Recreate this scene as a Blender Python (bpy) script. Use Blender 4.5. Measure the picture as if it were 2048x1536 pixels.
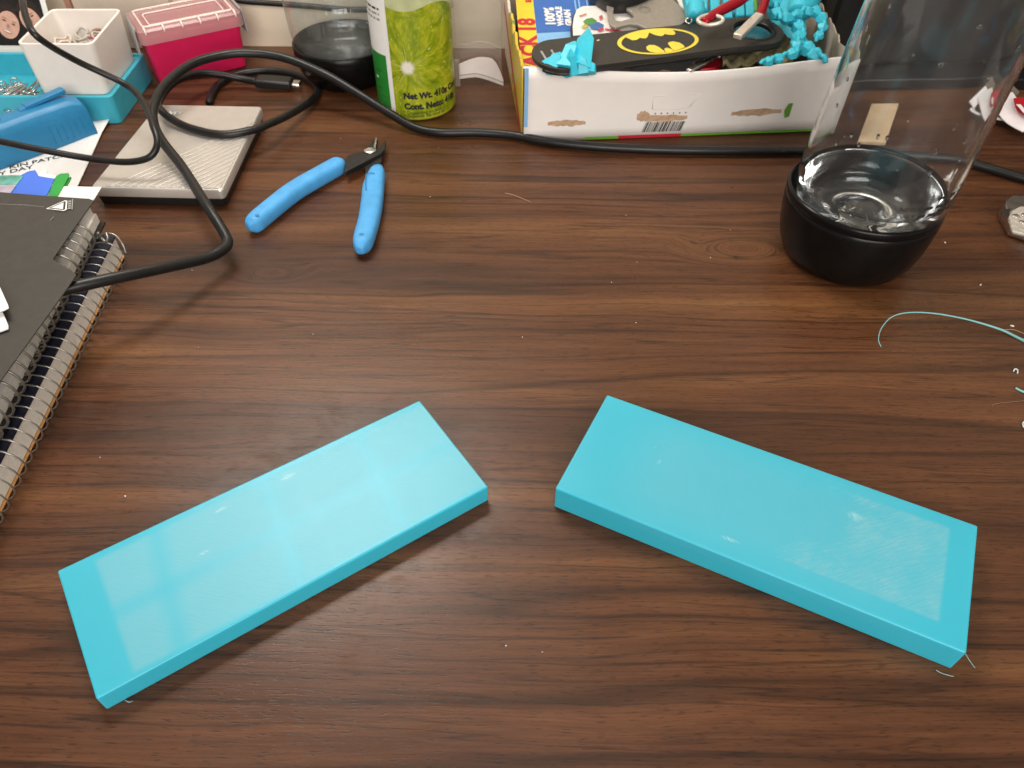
import bpy, bmesh, math, random
from mathutils import Vector, Matrix

random.seed(7)
for o in list(bpy.data.objects):
    bpy.data.objects.remove(o, do_unlink=True)
scene = bpy.context.scene
C = scene.collection

# ---------------------------------------------------------------- camera
cam_data = bpy.data.cameras.new('camera')
cam = bpy.data.objects.new('camera', cam_data)
C.objects.link(cam)
_p, _r = math.radians(46.87), math.radians(0.56)
_fw = Vector((0, math.cos(_p), -math.sin(_p)))
_up0 = Vector((0, math.sin(_p), math.cos(_p)))
_rt = Vector((1, 0, 0)) * math.cos(_r) + _up0 * math.sin(_r)
_up = Vector((-1, 0, 0)) * math.sin(_r) + _up0 * math.cos(_r)
_m = Matrix((( _rt.x, _up.x, -_fw.x, 0), (_rt.y, _up.y, -_fw.y, 0), (_rt.z, _up.z, -_fw.z, 0), (0, 0, 0, 1)))
_m.translation = (0, 0, 0.28)
cam.matrix_world = _m
cam_data.sensor_fit = 'HORIZONTAL'
cam_data.sensor_width = 36.0
cam_data.lens = 1538.0 / 2048.0 * 36.0
cam_data.clip_start = 0.01
cam_data.clip_end = 20
cam_data.dof.use_dof = True
cam_data.dof.focus_distance = 0.36
cam_data.dof.aperture_fstop = 22
scene.camera = cam

# ---------------------------------------------------------------- world and lamps (indoor light)
world = bpy.data.worlds.new('World')
scene.world = world
world.use_nodes = True
_bg = world.node_tree.nodes['Background']
_bg.inputs['Color'].default_value = (1.0, 0.95, 0.90, 1)
_bg.inputs['Strength'].default_value = 0.34

def lamp(name, loc, target, sx, sy, energy, col):
    d = bpy.data.lights.new(name, 'AREA')
    d.shape = 'RECTANGLE'; d.size = sx; d.size_y = sy
    d.energy = energy; d.color = col
    o = bpy.data.objects.new(name, d); C.objects.link(o)
    o.location = loc
    o.rotation_euler = (Vector(target) - Vector(loc)).to_track_quat('-Z', 'Y').to_euler()
    return o
lamp('back_key_light', (-0.20, 0.60, 0.62), (-0.02, 0.20, 0), 0.34, 0.14, 4.0, (1.0, 0.96, 0.90))  # unseen back key following the shadow direction; no desk lamp stands there
lamp('ceiling_light', (0.10, 0.35, 1.9), (0, 0.3, 0), 0.7, 0.5, 3.0, (1.0, 0.91, 0.80))
lamp('front_fill_light', (0.20, -1.3, 0.95), (0, 0.5, 0.03), 1.3, 1.0, 35.0, (1.0, 0.94, 0.88))  # added fill behind the camera to brighten front faces; no window is known

scene.view_settings.view_transform = 'Standard'
scene.view_settings.look = 'None'
scene.view_settings.exposure = 0.0
scene.view_settings.gamma = 1.0
scene.view_settings.use_curve_mapping = False
scene.render.engine = 'CYCLES'
scene.cycles.max_bounces = 14
scene.cycles.transparent_max_bounces = 24
scene.cycles.transmission_bounces = 12

# ---------------------------------------------------------------- material helpers
def setin(n, key, v):
    if key in n.inputs:
        n.inputs[key].default_value = v

class NT:
    """small node-building helper"""
    def __init__(self, mat):
        mat.use_nodes = True
        self.t = mat.node_tree
        self.b = self.t.nodes['Principled BSDF']
        self.out = self.t.nodes['Material Output']
    def n(self, kind, **kw):
        nd = self.t.nodes.new(kind)
        for k, v in kw.items():
            setattr(nd, k, v)
        return nd
    def link(self, a, b):
        self.t.links.new(a, b)
    def val(self, sock, v):
        if hasattr(v, 'links') or hasattr(v, 'is_linked'):
            self.link(v, sock)
        else:
            sock.default_value = v
    def math(self, op, a, b=0.0, c=0.0, clamp=False):
        nd = self.n('ShaderNodeMath', operation=op, use_clamp=clamp)
        self.val(nd.inputs[0], a); self.val(nd.inputs[1], b)
        if op in ('MULTIPLY_ADD', 'SMOOTH_MIN'): self.val(nd.inputs[2], c)
        return nd.outputs[0]
    def coord(self, which='Object'):
        return self.n('ShaderNodeTexCoord').outputs[which]
    def sep(self, v):
        s = self.n('ShaderNodeSeparateXYZ'); self.link(v, s.inputs[0]); return s.outputs
    def comb(self, x, y, z=0.0):
        s = self.n('ShaderNodeCombineXYZ')
        self.val(s.inputs[0], x); self.val(s.inputs[1], y); self.val(s.inputs[2], z)
        return s.outputs[0]
    def noise(self, vec, scale=1.0, detail=4.0, rough=0.55, dist=0.0):
        nd = self.n('ShaderNodeTexNoise')
        if vec is not None: self.link(vec, nd.inputs['Vector'])
        nd.inputs['Scale'].default_value = scale
        nd.inputs['Detail'].default_value = detail
        nd.inputs['Roughness'].default_value = rough
        nd.inputs['Distortion'].default_value = dist
        return nd.outputs[0]
    def ramp(self, fac, stops, interp='LINEAR'):
        nd = self.n('ShaderNodeValToRGB'); self.link(fac, nd.inputs[0])
        cr = nd.color_ramp; cr.interpolation = interp
        while len(cr.elements) < len(stops): cr.elements.new(0.5)
        for e, (p, c) in zip(cr.elements, stops):
            e.position = p
            e.color = (c, c, c, 1) if isinstance(c, (int, float)) else (c[0], c[1], c[2], 1)
        return nd.outputs[0]
    def mix(self, fac, a, b, blend='MIX'):
        nd = self.n('ShaderNodeMix', data_type='RGBA', blend_type=blend)
        self.val(nd.inputs[0], fac)
        for s, v in ((nd.inputs[6], a), (nd.inputs[7], b)):
            if isinstance(v, tuple): s.default_value = (v[0], v[1], v[2], 1)
            else: self.link(v, s)
        return nd.outputs[2]
    def smooth(self, v, lo, hi):
        nd = self.n('ShaderNodeMapRange', interpolation_type='SMOOTHSTEP')
        self.link(v, nd.inputs[0])
        nd.inputs[1].default_value = lo; nd.inputs[2].default_value = hi
        return nd.outputs[0]
    def bump(self, h, strength=0.3, dist=0.0005):
        nd = self.n('ShaderNodeBump')
        nd.inputs['Strength'].default_value = strength
        nd.inputs['Distance'].default_value = dist
        self.link(h, nd.inputs['Height'])
        self.link(nd.outputs[0], self.b.inputs['Normal'])

MATS = {}
def mat(name, col, rough=0.5, metal=0.0, var=0.10, scale=120.0, bump=0.0, bscale=900.0, spec=0.5, sss=0.0, trans=0.0, ior=1.45, coat=0.0, rvar=0.08):
    if name in MATS: return MATS[name]
    m = bpy.data.materials.new(name); nt = NT(m); b = nt.b
    co = nt.coord()
    nz = nt.noise(co, scale, 5)
    lo = tuple(max(0.0, c * (1 - var)) for c in col); hi = tuple(min(1.0, c * (1 + var)) for c in col)
    nt.link(nt.ramp(nz, [(0.3, lo), (0.7, hi)]), b.inputs['Base Color'])
    r = nt.noise(co, scale * 0.6, 3)
    nt.link(nt.math('MULTIPLY_ADD', r, rvar * 2, max(0.02, rough - rvar)), b.inputs['Roughness'])
    b.inputs['Metallic'].default_value = metal
    setin(b, 'Specular IOR Level', spec)
    b.inputs['IOR'].default_value = ior
    setin(b, 'Transmission Weight', trans)
    setin(b, 'Coat Weight', coat)
    if sss:
        setin(b, 'Subsurface Weight', sss)
        setin(b, 'Subsurface Radius', (0.4, 1.0, 1.0))
        setin(b, 'Subsurface Scale', 0.003)
    if bump:
        nt.bump(nt.noise(co, bscale, 3), bump, 0.0004)
    MATS[name] = m
    return m

def thin_clear(name, tint=(0.97, 0.98, 0.98), rough=0.02, haze=0.0, hazecol=(0.8, 0.8, 0.8), f0=0.045, streak=0.0):
    """thin clear plastic sheet: straight-through light plus Fresnel gloss and a little milky scatter"""
    m = bpy.data.materials.new(name); nt = NT(m)
    nt.t.nodes.remove(nt.b)
    tr = nt.n('ShaderNodeBsdfTransparent'); tr.inputs[0].default_value = (*tint, 1)
    gl = nt.n('ShaderNodeBsdfGlossy'); gl.inputs['Roughness'].default_value = rough
    df = nt.n('ShaderNodeBsdfTranslucent'); df.inputs[0].default_value = (*hazecol, 1)
    d2 = nt.n('ShaderNodeBsdfDiffuse'); d2.inputs[0].default_value = (*hazecol, 1)
    dd = nt.n('ShaderNodeMixShader'); dd.inputs[0].default_value = 0.5
    nt.link(df.outputs[0], dd.inputs[1]); nt.link(d2.outputs[0], dd.inputs[2])
    lw = nt.n('ShaderNodeLayerWeight'); lw.inputs['Blend'].default_value = 0.5
    f5 = nt.math('POWER', lw.outputs['Facing'], 4.5)
    frs = nt.math('MULTIPLY_ADD', f5, 0.80, f0)
    if streak:
        s = nt.sep(nt.coord()); hh = nt.noise(nt.comb(nt.math('MULTIPLY', s[0], 130.0), nt.math('MULTIPLY', s[1], 130.0), nt.math('MULTIPLY', s[2], 9.0)), 1.0, 3)
        bp = nt.n('ShaderNodeBump'); bp.inputs['Strength'].default_value = streak; bp.inputs['Distance'].default_value = 0.004
        nt.link(hh, bp.inputs['Height']); nt.link(bp.outputs[0], gl.inputs['Normal'])
    m0 = nt.n('ShaderNodeMixShader'); m0.inputs[0].default_value = haze
    nt.link(tr.outputs[0], m0.inputs[1]); nt.link(dd.outputs[0], m0.inputs[2])
    m1 = nt.n('ShaderNodeMixShader'); nt.link(frs, m1.inputs[0])
    nt.link(m0.outputs[0], m1.inputs[1]); nt.link(gl.outputs[0], m1.inputs[2])
    nt.link(m1.outputs[0], nt.out.inputs[0])
    MATS[name] = m
    return m

# ---------------------------------------------------------------- geometry helpers
def V(p): return Vector(p)

def thing(name, label, cat, loc, group=None):
    o = bpy.data.objects.new(name, None); C.objects.link(o)
    o.empty_display_size = 0.01
    o.location = loc
    o['label'] = label; o['category'] = cat
    if group: o['group'] = group
    return o

def world_loc(o):
    p = Vector((0, 0, 0))
    while o is not None:
        p = p + o.location; o = o.parent
    return p

def mesh(name, verts, faces, m, parent=None, smooth=False, bevel=0.0, seg=2, uvs=None, angle=0.6):
    """verts in world space; the origin is moved to the base centre"""
    vs = [Vector(v) for v in verts]
    lo = Vector([min(v[i] for v in vs) for i in range(3)]); hi = Vector([max(v[i] for v in vs) for i in range(3)])
    org = Vector(((lo.x + hi.x) / 2, (lo.y + hi.y) / 2, lo.z))
    me = bpy.data.meshes.new(name)
    me.from_pydata([tuple(v - org) for v in vs], [], faces)
    me.update()
    bm = bmesh.new(); bm.from_mesh(me); bmesh.ops.recalc_face_normals(bm, faces=bm.faces); bm.to_mesh(me); bm.free()
    if uvs is not None:
        ul = me.uv_layers.new(name='UVMap')
        for lp in me.loops: ul.data[lp.index].uv = uvs[lp.vertex_index]
    if smooth:
        for p in me.polygons: p.use_smooth = True
    me.materials.append(m)
    o = bpy.data.objects.new(name, me); C.objects.link(o)
    if parent is not None:
        o.parent = parent; o.location = org - world_loc(parent)
    else:
        o.location = org
    if bevel:
        bv = o.modifiers.new('bevel', 'BEVEL'); bv.width = bevel; bv.segments = seg; bv.limit_method = 'ANGLE'; bv.angle_limit = angle
        for p in me.polygons: p.use_smooth = True
        try:
            me.set_sharp_from_angle(angle=0.7)
        except Exception:
            pass
    return o

def tag(o, label, cat, group=None, kind=None):
    o['label'] = label
    if cat: o['category'] = cat
    if group: o['group'] = group
    if kind: o['kind'] = kind
    return o

def catmull(pts, n=8, closed=False):
    P = [Vector(p) for p in pts]; out = []
    N = len(P); rng = N if closed else N - 1
    for i in range(rng):
        if closed:
            a, b, c, d = P[(i - 1) % N], P[i], P[(i + 1) % N], P[(i + 2) % N]
        else:
            a, b, c, d = P[max(i - 1, 0)], P[i], P[i + 1], P[min(i + 2, N - 1)]
        for k in range(n):
            t = k / n
            out.append(0.5 * ((2 * b) + (c - a) * t + (2 * a - 5 * b + 4 * c - d) * t * t + (3 * b - a - 3 * c + d) * t ** 3))
    if not closed: out.append(P[-1])
    return out

def sweep(path, r, n=10, closed=False, flat=1.0, cap=True):
    """verts, faces of a round tube along path; r a number or a list"""
    N = len(path); vs = []; fs = []
    rr = r if isinstance(r, (list, tuple)) else [r] * N
    up = None
    for i, p in enumerate(path):
        if closed: t = path[(i + 1) % N] - path[i - 1]
        else: t = path[min(i + 1, N - 1)] - path[max(i - 1, 0)]
        t = t.normalized() if t.length > 0 else Vector((1, 0, 0))
        if up is None:
            up = Vector((0, 0, 1)) if abs(t.z) < 0.9 else Vector((1, 0, 0))
        s = t.cross(up)
        if s.length < 1e-6: s = t.orthogonal()
        s.normalize(); up = s.cross(t).normalized()
        for k in range(n):
            a = 2 * math.pi * k / n
            vs.append(p + s * math.cos(a) * rr[i] + up * math.sin(a) * rr[i] * flat)
    M_ = N if closed else N - 1
    for i in range(M_):
        j = (i + 1) % N
        for k in range(n):
            l = (k + 1) % n
            fs.append((i * n + k, i * n + l, j * n + l, j * n + k))
    if not closed and cap:
        fs.append(tuple(range(n - 1, -1, -1))); fs.append(tuple((N - 1) * n + k for k in range(n)))
    return vs, fs

def tube(name, pts, r, m, parent=None, n=10, sub=8, closed=False, flat=1.0):
    path = catmull(pts, sub, closed)
    if isinstance(r, (list, tuple)):
        rr = []
        for i in range(len(r) - 1):
            for k in range(sub): rr.append(r[i] + (r[i + 1] - r[i]) * k / sub)
        rr.append(r[-1])
        r = rr
    vs, fs = sweep(path, r, n, closed, flat)
    return mesh(name, vs, fs, m, parent, smooth=True)

def lathe(name, prof, c, m, parent=None, n=72, lean=(0, 0), closed=False, smooth=True):
    """prof: (radius, z) pairs, c: (x, y) of the axis"""
    vs = []; fs = []; N = len(prof)
    for (r, z) in prof:
        for k in range(n):
            a = 2 * math.pi * k / n
            vs.append((c[0] + lean[0] * z + r * math.cos(a), c[1] + lean[1] * z + r * math.sin(a), z))
    for i in range(N if closed else N - 1):
        j = (i + 1) % N
        for k in range(n):
            l = (k + 1) % n
            fs.append((i * n + k, i * n + l, j * n + l, j * n + k))
    if not closed:
        if prof[0][0] > 0: fs.append(tuple(range(n - 1, -1, -1)))
    return mesh(name, vs, fs, m, parent, smooth=smooth)

def prism(name, top, depth, m, parent=None, bevel=0.0, seg=2, down=(0, 0, -1), smooth=False):
    """flat polygon (world points) given thickness along 'down'"""
    n = len(top); d = Vector(down) * depth
    vs = [Vector(p) for p in top] + [Vector(p) + d for p in top]
    fs = [tuple(range(n)), tuple(range(2 * n - 1, n - 1, -1))]
    for i in range(n):
        j = (i + 1) % n
        fs.append((i, j, n + j, n + i))
    return mesh(name, vs, fs, m, parent, bevel=bevel, seg=seg, smooth=smooth)

def box(name, lo, hi, m, parent=None, bevel=0.0, seg=2):
    x0, y0, z0 = lo; x1, y1, z1 = hi
    return prism(name, [(x0, y0, z1), (x1, y0, z1), (x1, y1, z1), (x0, y1, z1)], z1 - z0, m, parent, bevel, seg)

def rounded(poly, r, n=5):
    """round the corners of a 2D polygon"""
    out = []; N = len(poly); P = [Vector((p[0], p[1], 0)) for p in poly]
    for i in range(N):
        a, b, c = P[i - 1], P[i], P[(i + 1) % N]
        u = (a - b).normalized(); w = (c - b).normalized()
        ang = u.angle(w); t = r / math.tan(ang / 2)
        p1 = b + u * t; p2 = b + w * t
        for k in range(n + 1):
            s = k / n
            q = (1 - s) ** 2 * p1 + 2 * s * (1 - s) * b + s * s * p2
            out.append((q.x, q.y))
    return out

def inset(poly, d):
    """inset a CCW convex 2D polygon"""
    N = len(poly); out = []
    P = [Vector((p[0], p[1])) for p in poly]
    for i in range(N):
        a, b, c = P[i - 1], P[i], P[(i + 1) % N]
        e1 = (b - a).normalized(); e2 = (c - b).normalized()
        n1 = Vector((-e1.y, e1.x)); n2 = Vector((-e2.y, e2.x))
        k = (n1 + n2); k = k / max(1e-6, k.dot(n1))
        q = b + k * d
        out.append((q.x, q.y))
    return out

def loft(name, rings, m, parent=None, cap0=True, cap1=True, bevel=0.0, smooth=False):
    n = len(rings[0]); vs = [p for r in rings for p in r]; fs = []
    for i in range(len(rings) - 1):
        for k in range(n):
            l = (k + 1) % n
            fs.append((i * n + k, i * n + l, (i + 1) * n + l, (i + 1) * n + k))
    if cap0: fs.append(tuple(range(n - 1, -1, -1)))
    if cap1: fs.append(tuple((len(rings) - 1) * n + k for k in range(n)))
    return mesh(name, vs, fs, m, parent, bevel=bevel, smooth=smooth)

def tub(name, bot, top, z0, z1, wall, floor, r, m, parent=None, bevel=0.0):
    """open container from CCW bottom and top quads"""
    ring = lambda q, z, rr: [(x, y, z) for x, y in rounded(q, rr)]
    bi = inset(bot, wall); ti = inset(top, wall)
    rings = [ring(bot, z0, r), ring(top, z1, r), ring(ti, z1, max(r - wall, r * 0.4)), ring(bi, z0 + floor, max(r - wall, r * 0.4))]
    return loft(name, rings, m, parent, bevel=bevel)

def text_geo(s, size, offset=0.0, extrude=0.0, spacing=1.0, align='LEFT'):
    cu = bpy.data.curves.new('txt', 'FONT')
    cu.body = s; cu.size = size; cu.offset = offset; cu.extrude = extrude; cu.space_character = spacing
    cu.align_x = align; cu.resolution_u = 3
    o = bpy.data.objects.new('txt', cu); C.objects.link(o)
    dg = bpy.context.evaluated_depsgraph_get(); dg.update()
    me = bpy.data.meshes.new_from_object(o.evaluated_get(dg))
    vs = [v.co.copy() for v in me.vertices]; fs = [tuple(p.vertices) for p in me.polygons]
    bpy.data.objects.remove(o, do_unlink=True); bpy.data.meshes.remove(me); bpy.data.curves.remove(cu)
    return vs, fs

def text(name, s, size, fn, m, parent, offset=0.0, spacing=1.0, align='LEFT', xs=1.0):
    """flat lettering; fn maps text plane (x, y) to the world"""
    vs, fs = text_geo(s, size, offset, 0.0, spacing, align)
    return mesh(name, [fn(v.x * xs, v.y) for v in vs], fs, m, parent)

def plane_fn(org, xd, yd, lift=0.0):
    org = Vector(org); xd = Vector(xd).normalized(); yd = Vector(yd)
    nrm = xd.cross(yd).normalized(); yd = nrm.cross(xd).normalized()
    return lambda x, y: org + xd * x + yd * y + nrm * lift

def cyl_fn(c, r, a0, z0, lean=(0, 0)):
    return lambda x, y: Vector((c[0] + lean[0] * (z0 + y) + r * math.cos(a0 + x / r), c[1] + lean[1] * (z0 + y) + r * math.sin(a0 + x / r), z0 + y))

def flat_patch(name, pts, m, parent):
    """ink or label lying on a surface"""
    return mesh(name, pts, [tuple(range(len(pts)))], m, parent)

def ellipse(cx, cy, a, b, n=32, rot=0.0):
    out = []
    for k in range(n):
        t = 2 * math.pi * k / n
        x, y = a * math.cos(t), b * math.sin(t)
        out.append((cx + x * math.cos(rot) - y * math.sin(rot), cy + x * math.sin(rot) + y * math.cos(rot)))
    return out

# ================================================================ materials with patterns
def wood_material():
    m = bpy.data.materials.new('walnut_laminate'); nt = NT(m); b = nt.b
    s = nt.sep(nt.coord('Object')); x, y = s[0], s[1]
    # slow warp of the grain, so the streaks wander
    w1 = nt.noise(nt.comb(nt.math('MULTIPLY', x, 5.0), nt.math('MULTIPLY', y, 14.0)), 1.0, 2)
    w2 = nt.noise(nt.comb(nt.math('MULTIPLY', x, 22.0), nt.math('MULTIPLY', y, 45.0)), 1.0, 2)
    yy = nt.math('ADD', y, nt.math('MULTIPLY', nt.math('SUBTRACT', w1, 0.5), 0.013))
    yy = nt.math('ADD', yy, nt.math('MULTIPLY', nt.math('SUBTRACT', w2, 0.5), 0.0016))
    # two knots: the grain closes into rings around them
    for (kx, ky, rad) in ((0.138, 0.3755, 0.019), (-0.139, 0.3483, 0.012)):
        dx = nt.math('MULTIPLY', nt.math('SUBTRACT', x, kx), 0.45)
        dy = nt.math('SUBTRACT', y, ky)
        d = nt.math('SQRT', nt.math('ADD', nt.math('MULTIPLY', dx, dx), nt.math('MULTIPLY', dy, dy)))
        w = nt.math('SUBTRACT', 1.0, nt.smooth(d, rad * 0.35, rad * 1.2))
        ring = nt.math('MULTIPLY_ADD', d, 1.3, ky)
        yy = nt.math('ADD', nt.math('MULTIPLY', yy, nt.math('SUBTRACT', 1.0, w)), nt.math('MULTIPLY', ring, w))
    band = nt.noise(nt.comb(nt.math('MULTIPLY', x, 1.6), nt.math('MULTIPLY', yy, 24.0)), 1.0, 5, 0.62)
    col = nt.ramp(band, [(0.27, (0.033, 0.0128, 0.0062)), (0.42, (0.078, 0.0282, 0.0116)), (0.56, (0.116, 0.0440, 0.0170)), (0.72, (0.175, 0.0765, 0.0265))])
    # medium streaks
    st = nt.noise(nt.comb(nt.math('MULTIPLY', x, 7.0), nt.math('MULTIPLY', yy, 240.0)), 1.0, 5, 0.65)
    col = nt.mix(0.85, col, nt.ramp(st, [(0.30, 0.68), (0.5, 1.0), (0.72, 1.22)]), 'MULTIPLY')
    # dark winding veins
    v = nt.noise(nt.comb(nt.math('MULTIPLY_ADD', x, 1.1, 4.0), nt.math('MULTIPLY', yy, 26.0)), 1.0, 2, 0.5)
    vm = nt.ramp(v, [(0.0, 1.0), (0.400, 1.0), (0.418, 0.45), (0.422, 0.42), (0.450, 0.90), (0.56, 1.0), (0.592, 0.55), (0.60, 1.0)])
    col = nt.mix(0.9, col, vm, 'MULTIPLY')
    v2 = nt.noise(nt.comb(nt.math('MULTIPLY_ADD', x, 2.4, 9.0), nt.math('MULTIPLY', yy, 75.0)), 1.0, 3, 0.5)
    col = nt.mix(0.75, col, nt.ramp(v2, [(0.0, 1.0), (0.466, 1.0), (0.475, 0.28), (0.488, 1.0), (0.55, 1.0), (0.558, 0.5), (0.566, 1.0)]), 'MULTIPLY')
    # fine fibres and short pores
    fb = nt.noise(nt.comb(nt.math('MULTIPLY', x, 45.0), nt.math('MULTIPLY', yy, 1300.0)), 1.0, 3, 0.6)
    col = nt.mix(0.8, col, nt.ramp(fb, [(0.25, 0.60), (0.5, 1.0), (0.75, 1.28)]), 'MULTIPLY')
    po = nt.noise(nt.comb(nt.math('MULTIPLY', x, 170.0), nt.math('MULTIPLY', yy, 1500.0)), 1.0, 2, 0.5)
    pm = nt.ramp(po, [(0.34, 0.22), (0.42, 1.0)])
    col = nt.mix(0.55, col, pm, 'MULTIPLY')
    nt.link(col, b.inputs['Base Color'])
    sm = nt.noise(nt.comb(nt.math('MULTIPLY', x, 11.0), nt.math('MULTIPLY', y, 11.0)), 1.0, 6, 0.65)
    sw = nt.ramp(nt.noise(nt.comb(nt.math('MULTIPLY', x, 40.0), nt.math('MULTIPLY', y, 55.0)), 1.0, 4, 0.7, 1.2), [(0.5, 0.0), (0.7, 1.0)])
    rg = nt.math('MULTIPLY_ADD', sw, 0.10, nt.ramp(sm, [(0.30, 0.24), (0.70, 0.46)]))
    nt.link(rg, b.inputs['Roughness'])
    setin(b, 'Specular IOR Level', 0.34)
    nt.bump(nt.math('ADD', nt.math('MULTIPLY', fb, 0.6), pm), 0.16, 0.0002)
    return m

def slab_material(kind):
    m = bpy.data.materials.new('cyan_print_' + kind); nt = NT(m); b = nt.b
    co = nt.coord('Object'); s = nt.sep(co); x, y, z = s[0], s[1], s[2]
    base = (0.036, 0.425, 0.555)
    big = nt.noise(co, 22, 3)
    mid = nt.noise(co, 90, 5, 0.6)
    # diagonal track texture of the printed skin
    dg = nt.comb(nt.math('MULTIPLY', nt.math('ADD', x, y), 900.0), nt.math('MULTIPLY', nt.math('SUBTRACT', x, y), 90.0))
    tracks = nt.noise(dg, 1.0, 3, 0.6)
    top = nt.smooth(z, 0.0085, 0.0095)
    def boxmask(x0, x1, y0, y1, e):
        a = nt.math('MULTIPLY', nt.smooth(x, x0 - e, x0 + e), nt.math('SUBTRACT', 1.0, nt.smooth(x, x1 - e, x1 + e)))
        c = nt.math('MULTIPLY', nt.smooth(y, y0 - e, y0 + e), nt.math('SUBTRACT', 1.0, nt.smooth(y, y1 - e, y1 + e)))
        return nt.math('MULTIPLY', a, c)
    if kind == 'grid':
        milk = boxmask(-0.0672, 0.090, -0.0278, 0.0262, 0.0016)
        for k in (-0.047, -0.001, 0.044):
            d = nt.math('ABSOLUTE', nt.math('SUBTRACT', nt.math('MULTIPLY_ADD', y, -0.12, x), k))
            milk = nt.math('MULTIPLY', milk, nt.math('MULTIPLY_ADD', nt.smooth(d, 0.0, 0.0072), 0.62, 0.38))
        d = nt.math('ABSOLUTE', nt.math('ADD', y, 0.001))
        milk = nt.math('MULTIPLY', milk, nt.math('MULTIPLY_ADD', nt.smooth(d, 0.0, 0.0068), 0.56, 0.44))
        end = nt.math('SUBTRACT', 1.0, nt.smooth(x, -0.06, 0.06))
        milk = nt.math('MULTIPLY', milk, nt.math('MULTIPLY_ADD', end, 0.25, 0.72))
        milk = nt.math('MULTIPLY', milk, nt.ramp(mid, [(0.25, 0.84), (0.7, 1.0)]))
    else:
        milk = boxmask(0.008, 0.0705, -0.0215, 0.0235, 0.0009)
        jag = nt.math('ADD', x, nt.math('MULTIPLY', nt.math('SUBTRACT', big, 0.5), 0.07))
        jag = nt.math('ADD', jag, nt.math('MULTIPLY', nt.math('SUBTRACT', mid, 0.5), 0.035))
        jag = nt.math('ADD', jag, nt.math('MULTIPLY', y, -0.28))
        scr = nt.noise(nt.comb(nt.math('MULTIPLY', nt.math('ADD', x, nt.math('MULTIPLY', y, 0.9)), 95.0), nt.math('MULTIPLY', nt.math('SUBTRACT', x, y), 900.0)), 1.0, 4, 0.7)
        jag = nt.math('ADD', jag, nt.math('MULTIPLY', nt.math('SUBTRACT', scr, 0.5), 0.030))
        milk = nt.math('MULTIPLY', milk, nt.smooth(jag, 0.004, 0.042))
        milk = nt.math('MULTIPLY', milk, nt.ramp(scr, [(0.30, 0.25), (0.50, 0.62), (0.70, 1.15)]))
        milk = nt.math('MULTIPLY', milk, nt.ramp(mid, [(0.30, 0.55), (0.62, 1.0)]))
        soft = nt.math('MULTIPLY', boxmask(-0.055, 0.055, -0.026, 0.026, 0.016), 0.30)
        milk = nt.math('MAXIMUM', milk, soft)
    milk = nt.math('MULTIPLY', milk, nt.ramp(tracks, [(0.25, 0.72), (0.65, 1.0)]))
    milk = nt.math('MULTIPLY', milk, top)
    # a few white rubbed marks
    rub = None
    marks = ((0.012, 0.0225, 0.0045, 0.0016), (-0.018, 0.022, 0.004, 0.0012), (-0.031, 0.006, 0.003, 0.001)) if kind == 'grid' else ((-0.008, -0.0215, 0.005, 0.0013), (-0.046, 0.003, 0.0011, 0.002), (0.035, 0.012, 0.004, 0.003), (-0.05, 0.010, 0.0008, 0.0008))
    for (mx, my, ax, ay) in marks:
        dx = nt.math('DIVIDE', nt.math('SUBTRACT', x, mx), ax); dy = nt.math('DIVIDE', nt.math('SUBTRACT', y, my), ay)
        d = nt.math('SQRT', nt.math('ADD', nt.math('MULTIPLY', dx, dx), nt.math('MULTIPLY', dy, dy)))
        k = nt.math('SUBTRACT', 1.0, nt.smooth(d, 0.1, 1.0))
        rub = k if rub is None else nt.math('MAXIMUM', rub, k)
    rub = nt.math('MULTIPLY', nt.math('MULTIPLY', rub, top), nt.ramp(nt.noise(dg, 2.3, 3, 0.7), [(0.42, 0.0), (0.62, 0.9)]))
    col = nt.mix(nt.math('MULTIPLY', milk, 0.62 if kind == 'grid' else 0.95), base, (0.200, 0.460, 0.530))
    col = nt.mix(nt.math('MULTIPLY', rub, 0.6), col, (0.65, 0.80, 0.82))
    col = nt.mix(0.12, col, nt.ramp(big, [(0.3, 0.75), (0.7, 1.2)]), 'MULTIPLY')
    nt.link(col, b.inputs['Base Color'])
    rgh = nt.math('MULTIPLY_ADD', milk, 0.08, 0.36)
    rgh = nt.math('ADD', rgh, nt.math('MULTIPLY', nt.math('SUBTRACT', mid, 0.5), 0.05 if kind == 'grid' else 0.10))
    nt.link(rgh, b.inputs['Roughness'])
    setin(b, 'Subsurface Weight', 0.45); setin(b, 'Subsurface Radius', (0.25, 1.0, 1.0)); setin(b, 'Subsurface Scale', 0.004)
    setin(b, 'Specular IOR Level', 0.5)
    lay = nt.noise(nt.comb(nt.math('MULTIPLY', x, 8.0), nt.math('MULTIPLY', y, 8.0), nt.math('MULTIPLY', z, 4000.0)), 1.0, 2)
    h = nt.math('ADD', nt.math('MULTIPLY', tracks, nt.math('MULTIPLY_ADD', milk, 0.8, 0.15)), nt.math('MULTIPLY', lay, 0.5))
    nt.bump(h, 0.22, 0.0002)
    return m

M_wood = wood_material()
M_wall = mat('wall_paint', (0.74, 0.64, 0.50), 0.7, var=0.05, scale=30, bump=0.25, bscale=260)
M_cyan = mat('cyan_plastic', (0.045, 0.52, 0.66), 0.4, var=0.08, sss=0.2, bump=0.12)
M_tray = mat('tray_cyan', (0.045, 0.39, 0.50), 0.42, var=0.06, sss=0.15, bump=0.1)
M_cyan_dull = mat('teal_plastic', (0.06, 0.40, 0.50), 0.45, var=0.08, bump=0.1)
M_grip = mat('blue_grip_rubber', (0.070, 0.34, 0.68), 0.5, var=0.10, bump=0.10, sss=0.1)
M_gripdark = mat('blue_grip_recess', (0.035, 0.20, 0.42), 0.6)
M_steel_black = mat('blackened_steel', (0.028, 0.026, 0.024), 0.42, metal=0.5, var=0.2)
M_steel = mat('polished_steel', (0.62, 0.58, 0.54), 0.28, metal=1.0)
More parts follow.
